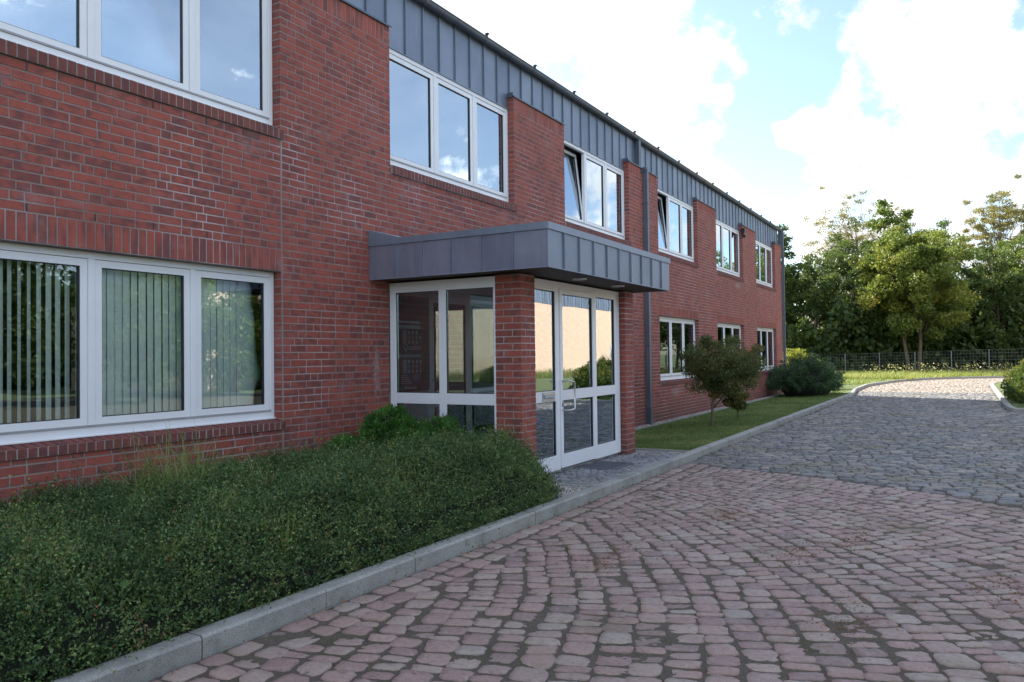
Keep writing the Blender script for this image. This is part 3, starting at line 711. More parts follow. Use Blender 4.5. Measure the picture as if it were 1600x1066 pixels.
bo = empty('notice_board', (XI+.05, 8.93, 1.22), 'tall dark notice board with pale seat plans behind the left entrance glazing', 'notice board')
mb = MB(); mb.box(XI-.005, XI+.03, 8.40, 9.29, 1.22, 2.555); pnl = mb.build('panel', M['board'], bo, bevel=.004)
ink = MB(); bar = MB(); bx = XI+.0305
fz = lambda ppy: 2.555-(ppy-462)/(611-462)*(2.555-1.22)*1.0
fy = lambda ppx: 8.58+(ppx-620)/(668-620)*(9.295-8.58)
def ib(x0, x1, y0, y1, m=ink): m.box(bx, bx+.002, fy(x0), fy(x1), fz(y1), fz(y0))
ib(617.5, 653.5, 508, 513, bar); ib(617.5, 653.5, 553.5, 558, bar)
for top in (516, 562):
    for q in range(11): ib(625.5, 631, top+q*1.95, top+q*1.95+1.1)
    for c in range(4 if top > 550 else 3):
        for rr_ in (2.5, 18.5):
            cx, cy = fy(634.8+c*6), fz(top+rr_); n = len(ink.v)
            ring = [(bx+.002, cx+.022*math.cos(t), cy+.022*math.sin(t)) for t in np.linspace(0, 2*math.pi, 13)[:-1]]; ink.face(ring)
        ib(634.6+c*6, 635.0+c*6, top+4, top+17)
    ib(632, 651, top+10.2, top+10.8)
cx, cy = fy(652.5), fz(526.5); ink.face([(bx+.002, cx+.022*math.cos(t), cy+.022*math.sin(t)) for t in np.linspace(0, 2*math.pi, 13)[:-1]])
for q in range(5): ib(623, 633+q*1.4, 586+q*3, 586.8+q*3); ib(641, 653-(q % 2)*3, 585+q*2.6, 585.8+q*2.6) if q < 4 else None
for q in range(15): ib(618.5+q*2.3, 620.2+q*2.3, 500.5+(q % 3)*.5, 504.6)
ink.face([(bx+.002, fy(630)+.02*math.cos(t), fz(606)+.02*math.sin(t)) for t in np.linspace(0, 2*math.pi, 13)[:-1]])
for q in range(7): ib(632.5+q*2, 634+q*2, 605, 607.2)
ink.build('printing', M['board_ink'], pnl); bar.build('bar', M['board_bar'], pnl)
def text(s, size, loc, parent, m, name='lettering', shear=0):
    cu = bpy.data.curves.new(name, 'FONT'); cu.body = s; cu.size = size; cu.extrude = .0008; cu.shear = shear; cu.materials.append(m)
    o = bpy.data.objects.new(name, cu); COL.objects.link(o); o.rotation_euler = (rad(90), 0, rad(90)); o.location = loc
    dg = bpy.context.evaluated_depsgraph_get(); me = bpy.data.meshes.new_from_object(o.evaluated_get(dg)); mwx = o.matrix_basis.copy()
    bpy.data.objects.remove(o); me.transform(mwx); me.materials.clear(); me.materials.append(m); return link(name, me, parent)
text('Quadoo', .12, (bx+.002, fy(626), fz(546.5)), pnl, M['board_ink'], shear=.3)
# security floodlight high on the window reveal
fl = empty('floodlight', (-6.66, R[4]-.02, 5.95), 'small black floodlight fixed high beside the fifth upstairs window', 'floodlight')
mb = MB(); mb.box(-6.72, -6.60, R[4]-.10, R[4]-.01, 5.90, 6.06); mb.build('housing', M['black'], fl, bevel=.01)
mb = MB(); mb.tube([(-6.69, R[4]-.05, 5.90), (-6.66, R[4]-.05, 5.80), (-6.62, R[4]-.09, 5.76)], [.03, .045, .05], 10); mb.build('lamp_head', M['black'], fl)

# ------------------------------------------------------------------ ground
def sheet(name, pts, m, parent=None, label=None, kind='structure'):
    mb = MB(); mb.face(pts); o = mb.build(name, m, parent)
    if kind: o['kind'] = kind
    return o
sheet('ground', [(-900, -900, -.12), (900, -900, -.12), (900, 1500, -.12), (-900, 1500, -.12)], M['grass'])
kl = [(-3.8, -14), (-3.8, 33), (-3.95, 34.6), (-4.15, 37), (-4.2, 42), (-3.6, 47), (-2.9, 50.2), (-2.0, 52.4), (-1.0, 54.0), (0, 55.1), (2, 56.6), (6, 58), (12, 59.2), (24, 60.5)]
isl = [(24, 25.2), (1.15, 25.2), (.95, 25.4), (.93, 34), (.93, 43.5), (1.2, 45.8), (2.2, 48.0), (4.5, 49.6), (9, 50.9), (24, 52.5)]
rb = MB(); rb.face([(-4.0, -14, -.045)]+[(x-.08, y, -.045) for x, y in kl[1:]]+[(24, -14, -.045)])
# ---- cobbles
def stones(C, U, Lh, Wh, Z, n=16, rings=((1.0, -.05), (.99, -.007), (.90, .000), (.50, .002)), jit=.10, tone=None):
    """C (m,2), U (m,2) unit, half sizes; builds rounded irregular setts"""
    m = len(C); T = np.stack([-U[:, 1], U[:, 0]], 1); th = np.linspace(0, 2*math.pi, n+1)[:-1]+math.pi/n
    p = 13.0
    c, s = np.cos(th), np.sin(th); rr_ = (np.abs(c)**p+np.abs(s)**p)**(-1/p)
    base = np.stack([c*rr_, s*rr_], 1)
    J = 1+rng.normal(-.01, jit*.42, (m, n))
    Q = base[None]*np.clip(J, .84, 1.03)[..., None]
    sk = rng.normal(0, .05, (m, 4)); Qx = Q[..., 0]+sk[:, :1]*Q[..., 1]+sk[:, 1:2]*Q[..., 0]*Q[..., 1]; Qy = Q[..., 1]+sk[:, 2:3]*Q[..., 0]+sk[:, 3:]*Q[..., 0]*Q[..., 1]
    Q = np.stack([Qx, Qy], -1)
    V = np.zeros((m, len(rings)*n, 3)); tilt = rng.normal(0, .035, (m, 2)); hz = rng.normal(0, .003, m)
    for k, (sc, z) in enumerate(rings):
        lx = Q[:, :, 0]*(Lh[:, None]-(1-sc)*.04) if sc > .8 else Q[:, :, 0]*Lh[:, None]*sc
        ly = Q[:, :, 1]*(Wh[:, None]-(1-sc)*.04) if sc > .8 else Q[:, :, 1]*Wh[:, None]*sc
        V[:, k*n:(k+1)*n, 0] = C[:, 0, None]+lx*U[:, 0, None]+ly*T[:, 0, None]
        V[:, k*n:(k+1)*n, 1] = C[:, 1, None]+lx*U[:, 1, None]+ly*T[:, 1, None]
        nz = rng.normal(0, .0018, (m, n)) if k else 0
        V[:, k*n:(k+1)*n, 2] = Z[:, None]+z+(hz[:, None]+lx*tilt[:, :1]+ly*tilt[:, 1:]+nz if k else 0)
    b = (np.arange(m)*len(rings)*n)[:, None, None]
    qs = []
    for k in range(len(rings)-1):
        i = np.arange(n); j = (i+1) % n
        qs.append(np.stack([k*n+i, k*n+j, (k+1)*n+j, (k+1)*n+i], 1))
    q = np.concatenate(qs); F4 = (b+q[None]).reshape(-1, 4)
    Fn = (np.arange(m)*len(rings)*n)[:, None]+(len(rings)-1)*n+np.arange(n)[None]
    tone = rng.uniform(0, 1, m) if tone is None else tone
    return V.reshape(-1, 3), F4, Fn, np.concatenate([np.repeat(tone, len(q)), tone])
def in_poly(x, y, poly):
    ins = np.zeros(len(x), bool); n = len(poly)
    for i in range(n):
        x1, y1 = poly[i]; x2, y2 = poly[(i+1) % n]
        if y1 == y2: continue
        c = ((y1 > y) != (y2 > y)) & (x < (x2-x1)*(y-y1)/(y2-y1)+x1); ins ^= c
    return ins
CC = np.array([-5.0, 3.0]); CR = 8.87
def rows_along_x(x0, x1, y0, y1, w, ls, wig=.0):
    C = []; L = []; Wd = []
    y = y0; r_ = 0
    while y < y1:
        ww = w*rng.uniform(.88, 1.12); x = x0-rng.uniform(0, ls)
        while x < x1:
            l = ls*rng.uniform(.72, 1.38); C.append((x+l/2, y+ww/2+rng.normal(0, .004))); L.append(l/2-.009); Wd.append(ww/2-.009); x += l
        y += ww; r_ += 1
    return np.array(C), np.array(L), np.array(Wd)
roadpoly = [(-3.78, -14)]+[(x+.02, y) for x, y in kl[1:]]+[(24, 52.5)]+[(x-.02 if x < 24 else x, y) for x, y in isl[::-1][1:]]+[(24, -14)]
def clearance(C, pad):
    return in_poly(C[:, 0], C[:, 1], roadpoly)
objs_V = []; 
def emit(name, parts, mats):
    V = []; F4 = []; Fn = {}; tn4 = []; mi4 = []; off = 0; fl_ = []; tt = []; mm = []
    for (v, f4, fn, tone), m in parts:
        n4 = len(f4); V.append(v); fl_.append(f4+off); tt.append(tone[:n4]); mm.append(np.full(n4, m)); fl_.append(fn+off); tt.append(tone[n4:]); mm.append(np.full(len(fn), m)); off += len(v)
    return npmesh(name, np.concatenate(V), fl_, mats, None, matidx=np.concatenate(mm), attrs={'tone': np.concatenate(tt)}, smooth=True)
parts = []
# red setts: rows are arcs of one radius whose centre wanders back
C = []; U = []; L = []; Wd = []
def cpath(q):
    tt = np.linspace(0, 1, 60); v0 = np.array([-.70, -.70]); v1 = np.array([-1.0, -.12]); n_ = max(2, int(q/.02)); p_ = CC.copy()
    return p_
cc_ = CC.copy(); sd_ = 0.0
while sd_ < 13.5:
    tq = min(1, sd_/2.6); v = np.array([-.70, -.70])*(1-tq)+np.array([-1.0, -.12])*tq; v /= np.linalg.norm(v)
    step = .200*rng.uniform(.92, 1.08); a = -1.35+rng.uniform(0, .02)
    while a < 1.5:
        l = .132*rng.uniform(.72, 1.6); am = a+l/2/CR; nv = np.array([math.cos(am), math.sin(am)]); wloc = step*max(0, -(v@nv))
        if wloc > .07:
            p = cc_+nv*(CR-wloc/2+.05*mno.noise(Vector((am*11, sd_*1.3, 0)))+rng.normal(0, .008)); C.append(p+rng.normal(0, .004, 2)); sk_ = rng.normal(0, .035); U.append((-math.sin(am+sk_), math.cos(am+sk_))); L.append(l/2-.0115*rng.uniform(.7, 1.5)); Wd.append(wloc/2*rng.uniform(.93, 1.01)-.004)
        a += l/CR
    cc_ = cc_+v*step; sd_ += step
C = np.array(C); U = np.array(U); L = np.array(L); Wd = np.array(Wd)
dist = np.linalg.norm(C-CC, axis=1)
keep = (C[:, 0] > -3.41) & (C[:, 0] < 7.5) & (C[:, 1] > -1.5) & (dist < CR)
parts.append((stones(C[keep], U[keep], L[keep], Wd[keep], np.zeros(keep.sum())), 0))
# two running rows beside the kerb
C = []; L = []; Wd = []
for x, w in ((-3.70, .18), (-3.50, .19)):
    y = -1.5
    while y < 12.0:
        l = rng.uniform(.14, .27); C.append((x, y+l/2)); L.append(l/2-.009); Wd.append(w/2-.009); y += l
C = np.array(C); parts.append((stones(C, np.tile([0., 1.], (len(C), 1)), np.array(L), np.array(Wd), np.zeros(len(C))), 0))
# blue rows
C, L, Wd = rows_along_x(-4.4, 6.5, 2.5, 36.0, .145, .20)
d_ = np.linalg.norm(C-CC, axis=1)
keep = clearance(C, 0) & (d_ > CR+.05) & ~((C[:, 0] < -3.36) & (C[:, 1] < 12.0))
near = keep & (C[:, 1] < 20); far = keep & (C[:, 1] >= 20)
Ux = lambda n: np.tile([1., 0.], (n, 1))
parts.append((stones(C[near], Ux(near.sum()), L[near], Wd[near], np.full(near.sum(), .011), jit=.09), 1))
parts.append((stones(C[far], Ux(far.sum()), L[far], Wd[far], np.full(far.sum(), .014), n=8, rings=((1, -.05), (.97, -.004), (.8, .001)), jit=.09), 1))
C, L, Wd = rows_along_x(-4.4, 24, 36.0, 60.5, .17, .21)
keep = clearance(C, 0) & (C[:, 0] < 12)
parts.append((stones(C[keep], Ux(keep.sum()), L[keep], Wd[keep], np.zeros(keep.sum()), n=8, rings=((1, -.05), (.97, -.003), (.8, .0)), tone=rng.uniform(0, 1, keep.sum())), 2))
road = emit('road', parts, [M['cob_red'], M['cob_blue'], M['cob_far']]); road['kind'] = 'structure'
rb = MB(); rb.face([(x, y, -.006) for x, y in [( -3.78, -14), (24, -14), (24, 25.2), (.9, 25.2), (.9, 36), (-4.1, 36), (-3.9, 33), (-3.79, 33)]])
o = rb.build('road_bed', M['soil']); o['kind'] = 'structure'
rb = MB()
ring_o = kl[3:]; pts = [(-4.1, 36.0, -.02)]+[(x, y, -.02) for x, y in ring_o]; inn = [(x, y, -.02) for x, y in isl[::-1] if y > 35]
rb.face((pts+inn+[(.93, 36.0, -.02)])[::-1])
M['far_bed'] = simple('far_road_bed', (.22, .17, .13), .95)
o = rb.build('road_bed', M['far_bed']); o['kind'] = 'structure'
# kerbs
def kerb(line, inward, name='kerb', stone=1.0, w=.13, top=.12):
    """line: outer (road side) edge ; inward: +1 = soil on the left of the travel direction"""
    mb = MB(); pts = [np.array(p, float) for p in line]; seg = []
    d = [0]
    for a, b in zip(pts[:-1], pts[1:]): d.append(d[-1]+np.linalg.norm(b-a))
    def at(s):
        s = min(max(s, 0), d[-1]-1e-6); i = max(j for j in range(len(d)-1) if d[j] <= s); t = (s-d[i])/(d[i+1]-d[i]); return pts[i]*(1-t)+pts[i+1]*t
    s = 0
    while s < d[-1]-.05:
        e = min(s+stone, d[-1]); n = 2 if stone > .6 else 1
        A = at(s+.005); Bp = at(e-.005); t = (Bp-A)/np.linalg.norm(Bp-A); nn = np.array([-t[1], t[0]])*inward
        dz = rng.uniform(-.003, .003); o_ = rng.uniform(-.003, .003); A = A+nn*o_; Bp = Bp+nn*o_; ch = .015
        prof = [(0.004, -.1), (0, top-ch), (ch, top), (w, top), (w, -.1)]
        base = len(mb.v)
        for P_ in (A, Bp):
            for (q, z) in prof: p_ = P_+nn*q; mb.v.append((p_[0], p_[1], z+(dz if z > 0 else 0)))
        k = len(prof)
        for i in range(k-1): f = (base+i, base+i+1, base+k+i+1, base+k+i); mb.f.append(f if inward > 0 else f[::-1]); mb.m.append(0)
        mb.f.append(tuple(base+i for i in range(k))); mb.m.append(0); mb.f.append(tuple(base+k+i for i in reversed(range(k)))); mb.m.append(0)
        s = e
    o = mb.build(name, M['kerb']); o['kind'] = 'structure'; return o
kerb([p for p in kl[:2]], 1); kerb(kl[1:], 1); kerb(isl, -1)
# soil / lawn surfaces
lb = MB()
def strip(mb, x0, z0, x1, z1, y0, y1, ny=1):
    mb.face([(x0, y0, z0), (x1, y0, z1), (x1, y1, z1), (x0, y1, z0)])
strip(lb, -6.42, .0, -3.925, .095, 12.62, 33); 
lb.face([(-6.42, 33, 0), (-3.925, 33, .095), (-4.06, 34.6, .095), (-4.27, 37, .095), (-4.32, 42, .095), (-9, 42, .0), (-9, 34.4, 0), (-6.42, 34.4, 0)])
lb.face([(-60, 42, .0), (-4.32, 42, .095), (-3.72, 47.05, .095), (-3.02, 50.25, .095), (-2.1, 52.5, .095), (-1.06, 54.1, .1), (-.07, 55.2, .1), (1.94, 56.7, .1), (5.95, 58.12, .1), (12, 59.35, .1), (24, 60.7, .1), (60, 62, .1), (60, 120, .1), (-60, 120, .1)])
lb.face([(1.07, 25.33, .1), (24, 25.33, .1), (24, 52.4, .1), (4.6, 49.5, .1), (2.3, 47.9, .1), (1.33, 45.7, .1), (1.06, 43.5, .1), (1.05, 34, .1)])
lb.face([(24, -14, .0), (60, -14, .0), (60, 62, .0), (24, 60.5, .0)])
lawn = lb.build('lawn', M['grass']); lawn['kind'] = 'structure'
sb = MB(); strip(sb, -6.7, .03, -3.925, .09, -14, 8.63); o = sb.build('planting_bed', M['soil']); o['kind'] = 'structure'
# entrance paving
sb = MB(); sb.face([(-4.9, 8.71, .10), (-3.93, 8.71, .10), (-3.93, 12.2, .10), (-4.9, 12.2, .10)]); sb.box(-4.80, -3.94, 8.65, 8.71, .0, .118); sb.box(-4.66, -3.94, 12.2, 12.24, 0, .1); sb.box(-6.42, -3.94, 12.58, 12.62, 0, .11); sb.box(-6.44, -6.41, 12.62, 34.2, -.05, .02)
C, L, Wd = rows_along_x(-4.86, -3.96, 8.74, 12.17, .092, .10)
kp = (C[:, 0] > -4.82) & (C[:, 0] < -3.99) & ~((C[:, 0] > -4.76) & (C[:, 0] < -4.2) & (C[:, 1] > 9.99) & (C[:, 1] < 10.76))
emit('pavement', [(stones(C[kp], Ux(kp.sum()), L[kp]+.003, Wd[kp]+.003, np.full(kp.sum(), .116), n=8, rings=((1, -.02), (.97, -.001), (.8, .001)), jit=.07), 0)], [M['cob_small']])['kind'] = 'structure'
o = sb.build('pavement_bed', M['kerb']); o['kind'] = 'structure'
mt = MB()
x0, x1, y0, y1 = -4.745, -4.225, 10.01, 10.74
frame_pts = ((x0, x1, y0, y0+.02), (x0, x1, y1-.02, y1), (x0, x0+.02, y0+.02, y1-.02), (x1-.02, x1, y0+.02, y1-.02))
for q in frame_pts: mt.box(*q, .10, .128)
for yy in np.arange(y0+.03, y1-.025, .016): mt.box(x0+.02, x1-.02, yy, yy+.004, .105, .125)
M['mat'] = simple('grate_steel', (.16, .16, .19), .5, .4)
tag(mt.build('doormat', M['mat']), 'grey metal grid doormat sunk in the small cobbles by the glass door', 'doormat')
# gravel
def pebbles(name, n, rx, ry, z, s, label=None):
    C = np.stack([rng.uniform(*rx, n), rng.uniform(*ry, n)], 1); a = rng.uniform(0, 6.28, n); U = np.stack([np.cos(a), np.sin(a)], 1)
    L = rng.uniform(.5, 1, n)*s; W_ = L*rng.uniform(.5, .9, n); Z = z(C[:, 0], C[:, 1])+rng.uniform(0, .012, n)
    return stones(C, U, L, W_, Z, n=6, rings=((.9, -.012), (1, .0), (.6, .008)), jit=.2)
zf = lambda x, y: .035+0*x
emit('gravel', [(pebbles('g', 1500, (-4.92, -3.95), (7.9, 8.64), lambda x, y: .098+0*x, .017), 0), (pebbles('g', 900, (-6.3, -3.95), (12.25, 12.57), lambda x, y: .06+0*x, .02), 0),
                (pebbles('g', 4200, (-6.69, -6.45), (12.6, 34.2), lambda x, y: .0+0*x, .022), 0)], [M['pebble']])['kind'] = 'stuff'
sb = MB(); strip(sb, -6.7, -.012, -6.44, -.012, 12.62, 34.3); sb.face([(-6.7, 12.0, .02), (-3.94, 12.0, .05), (-3.94, 12.58, .05), (-6.7, 12.58, .02)]); o = sb.build('gravel_bed', M['soil']); o['kind'] = 'structure'

# ------------------------------------------------------------------ foliage
def leafquads(P, D, size, aspect=.5, fold=.0):
    """rhombic leaves: P base (n,3), D direction (n,3) unit, size (n,)"""
    n = len(P); r_ = rng.normal(size=(n, 3)); S_ = np.cross(D, r_); S_ /= np.linalg.norm(S_, axis=1)[:, None]+1e-9
    L = size[:, None]; w = L*aspect*.5
    V = np.stack([P, P+D*L*.45+S_*w, P+D*L, P+D*L*.45-S_*w], 1)
    return V.reshape(-1, 3)
def unit(v): return v/(np.linalg.norm(v, axis=-1, keepdims=True)+1e-9)
def leafobj(name, V, m, tone, parent=None, extra=None):
    n = len(V)//4; F = [np.arange(n*4).reshape(-1, 4)]; mats = [m]; mi = np.zeros(n); tn = tone
    if extra is not None:
        ev, ef, em = extra; F.append(np.asarray(ef)+len(V)); V = np.concatenate([V, ev]); mats.append(em); mi = np.concatenate([mi, np.ones(len(ef))]); tn = np.concatenate([tn, np.zeros(len(ef))])
    return npmesh(name, V, F, mats, parent, matidx=mi, attrs={'tone': tn})
def sprigs(P, A, length, k, leaf, spread=.9, aspect=.5):
    """sprays of k leaves along an axis A from P"""
    n = len(P); t = np.linspace(.1, 1, k)[None, :, None]; L = (length*rng.uniform(.6, 1.4, n))[:, None, None]
    bend = rng.normal(0, .25, (n, 1, 3)); Q = P[:, None]+A[:, None]*L*t+bend*L*t*t
    D = unit(A[:, None]*.5+rng.normal(0, spread*.6, (n, k, 3))); s = (leaf*rng.uniform(.6, 1.3, (n, k))).ravel()
    return leafquads(Q.reshape(-1, 3), D.reshape(-1, 3), s, aspect)
from mathutils import noise as mno
def vnoise(x, y, s, z=0): return np.array([mno.noise(Vector((a*s, b*s, z))) for a, b in zip(np.ravel(x), np.ravel(y))]).reshape(np.shape(x))
# hedge: height field from the wall to the kerb
HX0, HX1 = -6.66, -3.93
def hedge_h(x, y):
    e = np.clip((HX1-x)/.42, 0, 1)**.42                      # rounded front
    b = np.clip((8.62-.75*np.clip((x+4.9)/.9, 0, 1)-y)/.6, 0, 1)**.5    # rounded right end
    base = .47+.06*np.clip((y-3)/5, 0, 1)
    lump = .12*vnoise(x, y, 1.4)+.11*vnoise(x, y, 3.1, 5)+.075*vnoise(x, y, 6.0, 2)-.05*np.clip((4.2-y)/2, 0, 1)
    back = 1-.10*np.clip((-5.6-x), 0, 1)
    mound = .12*np.exp(-((x+4.75)**2/.45+(y-6.9)**2/1.6))
    return .10+(base*back+lump+mound)*e*b
gx_, gy_ = np.meshgrid(np.linspace(HX0, HX1+.02, 80), np.linspace(-1.5, 8.56, 270), indexing='ij'); H = hedge_h(gx_, gy_)
dHx = np.gradient(H, gx_[:, 0], axis=0); dHy = np.gradient(H, gy_[0], axis=1)
area = np.sqrt(1+dHx**2+dHy**2); vis = (gy_ > 1.6)*1.0+.15; pr = (area*vis*(H > .15)).ravel(); pr /= pr.sum()
ns = 62000; idx = rng.choice(len(pr), ns, p=pr); cx_, cy_ = gx_.ravel()[idx]+rng.uniform(-.018, .018, ns), gy_.ravel()[idx]+rng.uniform(-.02, .02, ns)
nz = unit(np.stack([-dHx.ravel()[idx], -dHy.ravel()[idx], np.ones(ns)], 1)); dep = rng.exponential(.045, ns)-.02
fr_ = rng.uniform(0, 1, ns)**1.0
P = np.stack([cx_, cy_, H.ravel()[idx]], 1)
steep = area.ravel()[idx] > 2.0; P[steep, 2] = .10+(P[steep, 2]-.10)*rng.uniform(.05, 1.05, steep.sum())
P -= nz*dep[:, None]; P[:, 0] = np.minimum(P[:, 0], -3.955); P[:, 2] = np.maximum(P[:, 2], .06)
A = unit(nz*.7+rng.normal(0, .55, (ns, 3))+np.array([0, 0, .2]))
k_ = 9; LV = sprigs(P-A*.03, A, .10*np.where(rng.uniform(0, 1, ns) < .10, 2.3, 1), k_, .0205, .95, .60)
patch = vnoise(P[:, 0], P[:, 1], 2.2, 9)*.35+vnoise(P[:, 0], P[:, 1], 9, 4)*.3
tone = np.clip(np.repeat(rng.beta(2, 2.6, ns)+patch, k_)+rng.normal(0, .10, ns*k_), 0, .96)
red = rng.uniform(0, 1, ns*k_) < .010; tone[red] = 1.0
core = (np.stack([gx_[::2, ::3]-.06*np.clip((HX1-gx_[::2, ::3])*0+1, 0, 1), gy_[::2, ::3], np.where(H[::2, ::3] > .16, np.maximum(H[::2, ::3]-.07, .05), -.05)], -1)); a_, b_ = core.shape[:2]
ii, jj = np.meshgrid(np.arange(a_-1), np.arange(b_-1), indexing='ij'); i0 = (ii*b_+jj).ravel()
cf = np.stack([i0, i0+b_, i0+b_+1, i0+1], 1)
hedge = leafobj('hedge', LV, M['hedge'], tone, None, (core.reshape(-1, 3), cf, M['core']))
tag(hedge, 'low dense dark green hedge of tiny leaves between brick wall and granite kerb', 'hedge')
# grass tufts and weeds growing through the hedge
def blades(P, h, lean, w, seg=4):
    """curved blades as strips of quads; returns V,F"""
    n = len(P); a = rng.uniform(0, 6.283, n); d = np.stack([np.cos(a), np.sin(a), np.zeros(n)], 1); s = np.stack([-np.sin(a), np.cos(a), np.zeros(n)], 1)
    t = np.linspace(0, 1, seg+1); V = np.zeros((n, seg+1, 2, 3))
    for i, q in enumerate(t):
        c = P+d*(lean*q**1.8)[:, None]+np.array([0, 0, 1])*(h*(q-.35*(lean/h)*q**2.4*1.1))[:, None]
        ww = (w*(1-q)**.7)[:, None]*.5+.0004
        V[:, i, 0] = c-s*ww; V[:, i, 1] = c+s*ww
    b = (np.arange(n)*(seg+1)*2)[:, None, None]; i = np.arange(seg); q = np.stack([2*i, 2*i+1, 2*i+3, 2*i+2], 1)
    return V.reshape(-1, 3), (b+q[None]).reshape(-1, 4), seg
def tuft(name, x, y, z, n, h, spread, lean, label, group=None, w=.011, m='blade', tlo=.5, thi=.9):
    a = rng.uniform(0, 6.28, n); rr2 = spread*np.sqrt(rng.uniform(0, 1, n)); P = np.stack([x+rr2*np.cos(a), y+rr2*np.sin(a), np.full(n, z)], 1)
    hh = h*rng.uniform(.55, 1.15, n); V, F, seg = blades(P, hh, lean*hh*rng.uniform(.3, 1.6, n), np.full(n, w)*rng.uniform(.7, 1.3, n), 5)
    o = npmesh(name, V, [F], M[m], None, attrs={'tone': np.repeat(rng.uniform(tlo, thi, n), seg)})
    return tag(o, label, 'grass tuft', group)
def hz_(x, y): return float(hedge_h(np.array([x]), np.array([y]))[0])
# ------------------------------------------------------------------ bushes and trees
def clump_points(n, centre, radii, k, shell=.75):
    c = rng.normal(size=(k, 3)); c = unit(c)*(rng.uniform(shell, 1, (k, 1))); c = c*radii+centre
    return c
def bush(name, centre, radii, n, leaf, m, label, cat, k=60, cl=.22, corecol='core', group=None, zmin=.03, aspect=.5, up_=.3, toplit_tone=0, yband=None, tone_mu=.45):
    centre = np.array(centre, float); radii = np.array(radii, float)
    C = clump_points(n, centre, radii, k, .72); C = C[C[:, 2] > zmin]
    ci = rng.integers(0, len(C), n); off = rng.normal(size=(n, 3)); off = unit(off)*(rng.uniform(.3, 1, (n, 1))**.6)*cl*min(radii)*rng.uniform(.8, 1.4, (len(C), 1))[ci]
    P = C[ci]+off; out = unit((P-centre)/radii**2)
    D = unit(out*.8+rng.normal(0, .6, (n, 3))+np.array([0, 0, up_])); V = leafquads(P, D, leaf*rng.uniform(.6, 1.4, n), aspect)
    tn = np.clip(rng.beta(2, 2, len(C))[ci]*.6+rng.normal(tone_mu-.3, .15, n)+toplit_tone*(P[:, 2]-centre[2])/radii[2], 0, 1)  # height term puts sunlight on the bush top into the leaf colour
    keep = P[:, 2] > zmin; V = V.reshape(-1, 4, 3)[keep].reshape(-1, 3); tn = tn[keep]
    # dark twig core
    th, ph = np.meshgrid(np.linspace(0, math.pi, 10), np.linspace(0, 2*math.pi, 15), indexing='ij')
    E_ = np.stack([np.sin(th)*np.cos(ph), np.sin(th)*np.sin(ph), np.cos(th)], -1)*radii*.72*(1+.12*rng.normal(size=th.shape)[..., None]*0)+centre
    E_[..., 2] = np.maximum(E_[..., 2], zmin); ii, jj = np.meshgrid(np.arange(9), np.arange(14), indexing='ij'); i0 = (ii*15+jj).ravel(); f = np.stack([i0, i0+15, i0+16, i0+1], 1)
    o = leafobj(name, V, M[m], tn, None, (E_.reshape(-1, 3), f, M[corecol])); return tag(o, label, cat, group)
# bright green dwarf conifer behind the hedge : three lobes on one plant
def conifer_bush():
    root = empty('conifer_bush', (-6.0, 7.6, .1), 'bright green dwarf conifer rising behind the hedge in front of the side glazing', 'shrub')
    LV = []; TN = []; cores = []
    lobes = [((-6.0, 7.45, .66), (.42, .42, .46)), ((-5.55, 7.78, .62), (.36, .30, .38)), ((-5.18, 7.90, .48), (.28, .24, .28)), ((-6.30, 6.95, .54), (.22, .26, .26)), ((-5.7, 7.40, .58), (.34, .32, .32))]
    for c, r_ in lobes:
        c = np.array(c); r_ = np.array(r_); k = 90
        q = unit(rng.normal(size=(k, 3))*np.array([1, 1, .9])+np.array([0, 0, .3])); Cc = c+q*r_*rng.uniform(.8, 1.0, (k, 1))
        n = 190; ci = np.repeat(np.arange(k), n); ax = unit(q[ci]*.7+rng.normal(0, .35, (k*n, 3))+np.array([0, 0, .7]))
        P = Cc[ci]-q[ci]*.06+rng.normal(0, .030, (k*n, 3)); LV.append(leafquads(P, ax, .045*rng.uniform(.6, 1.3, k*n), .34)); TN.append(np.clip(rng.uniform(.1, .9, k)[ci]+rng.normal(0, .12, k*n), 0, 1))
        mb = MB(); mb.tube([c-np.array([0, 0, r_[2]*.95]), c-np.array([0, 0, r_[2]*.5]), c, c+np.array([0, 0, r_[2]*.5]), c+np.array([0, 0, r_[2]*.82])], [r_[0]*.4, r_[0]*.6, r_[0]*.62, r_[0]*.42, .02], 10, cap=False); cores.append(mb)
    o = leafobj('foliage', np.concatenate(LV), M['thuja'], np.concatenate(TN), root)
    mb = MB()
    for c in cores:
        n = len(mb.v); mb.v += c.v; mb.f += [tuple(i+n for i in f) for f in c.f]; mb.m += c.m
    mb.build('inner_twigs', M['core'], root)
conifer_bush()
tuft('grass_tuft', -5.6, 4.15, hz_(-5.6, 4.15)-.1, 220, .74, .30, .65, 'large clump of long light green grass blades growing out of the hedge top', w=.009)
tuft('grass_tuft', -5.35, 4.75, hz_(-5.35, 4.75)-.1, 26, .42, .12, .5, 'thin tuft of long grass at the middle of the hedge top', w=.008)
tuft('grass_tuft', -4.12, 3.95, .12, 22, .60, .03, .22, 'upright narrow grass stalks rising by the kerb in front of the hedge', w=.008)
tuft('grass_tuft', -4.25, 2.62, .25, 34, .45, .12, .8, 'arching pale grass blades at the lower left end of the hedge', w=.010)
tuft('grass_tuft', -5.95, 3.25, hz_(-5.95, 3.25)-.1, 30, .38, .15, .7, 'sprawling grass blades against the wall at the left edge', w=.008)
tuft('grass_tuft', -4.45, 5.6, .5, 16, .40, .06, .3, 'few straight grass stalks on the front of the hedge past its middle', w=.006)
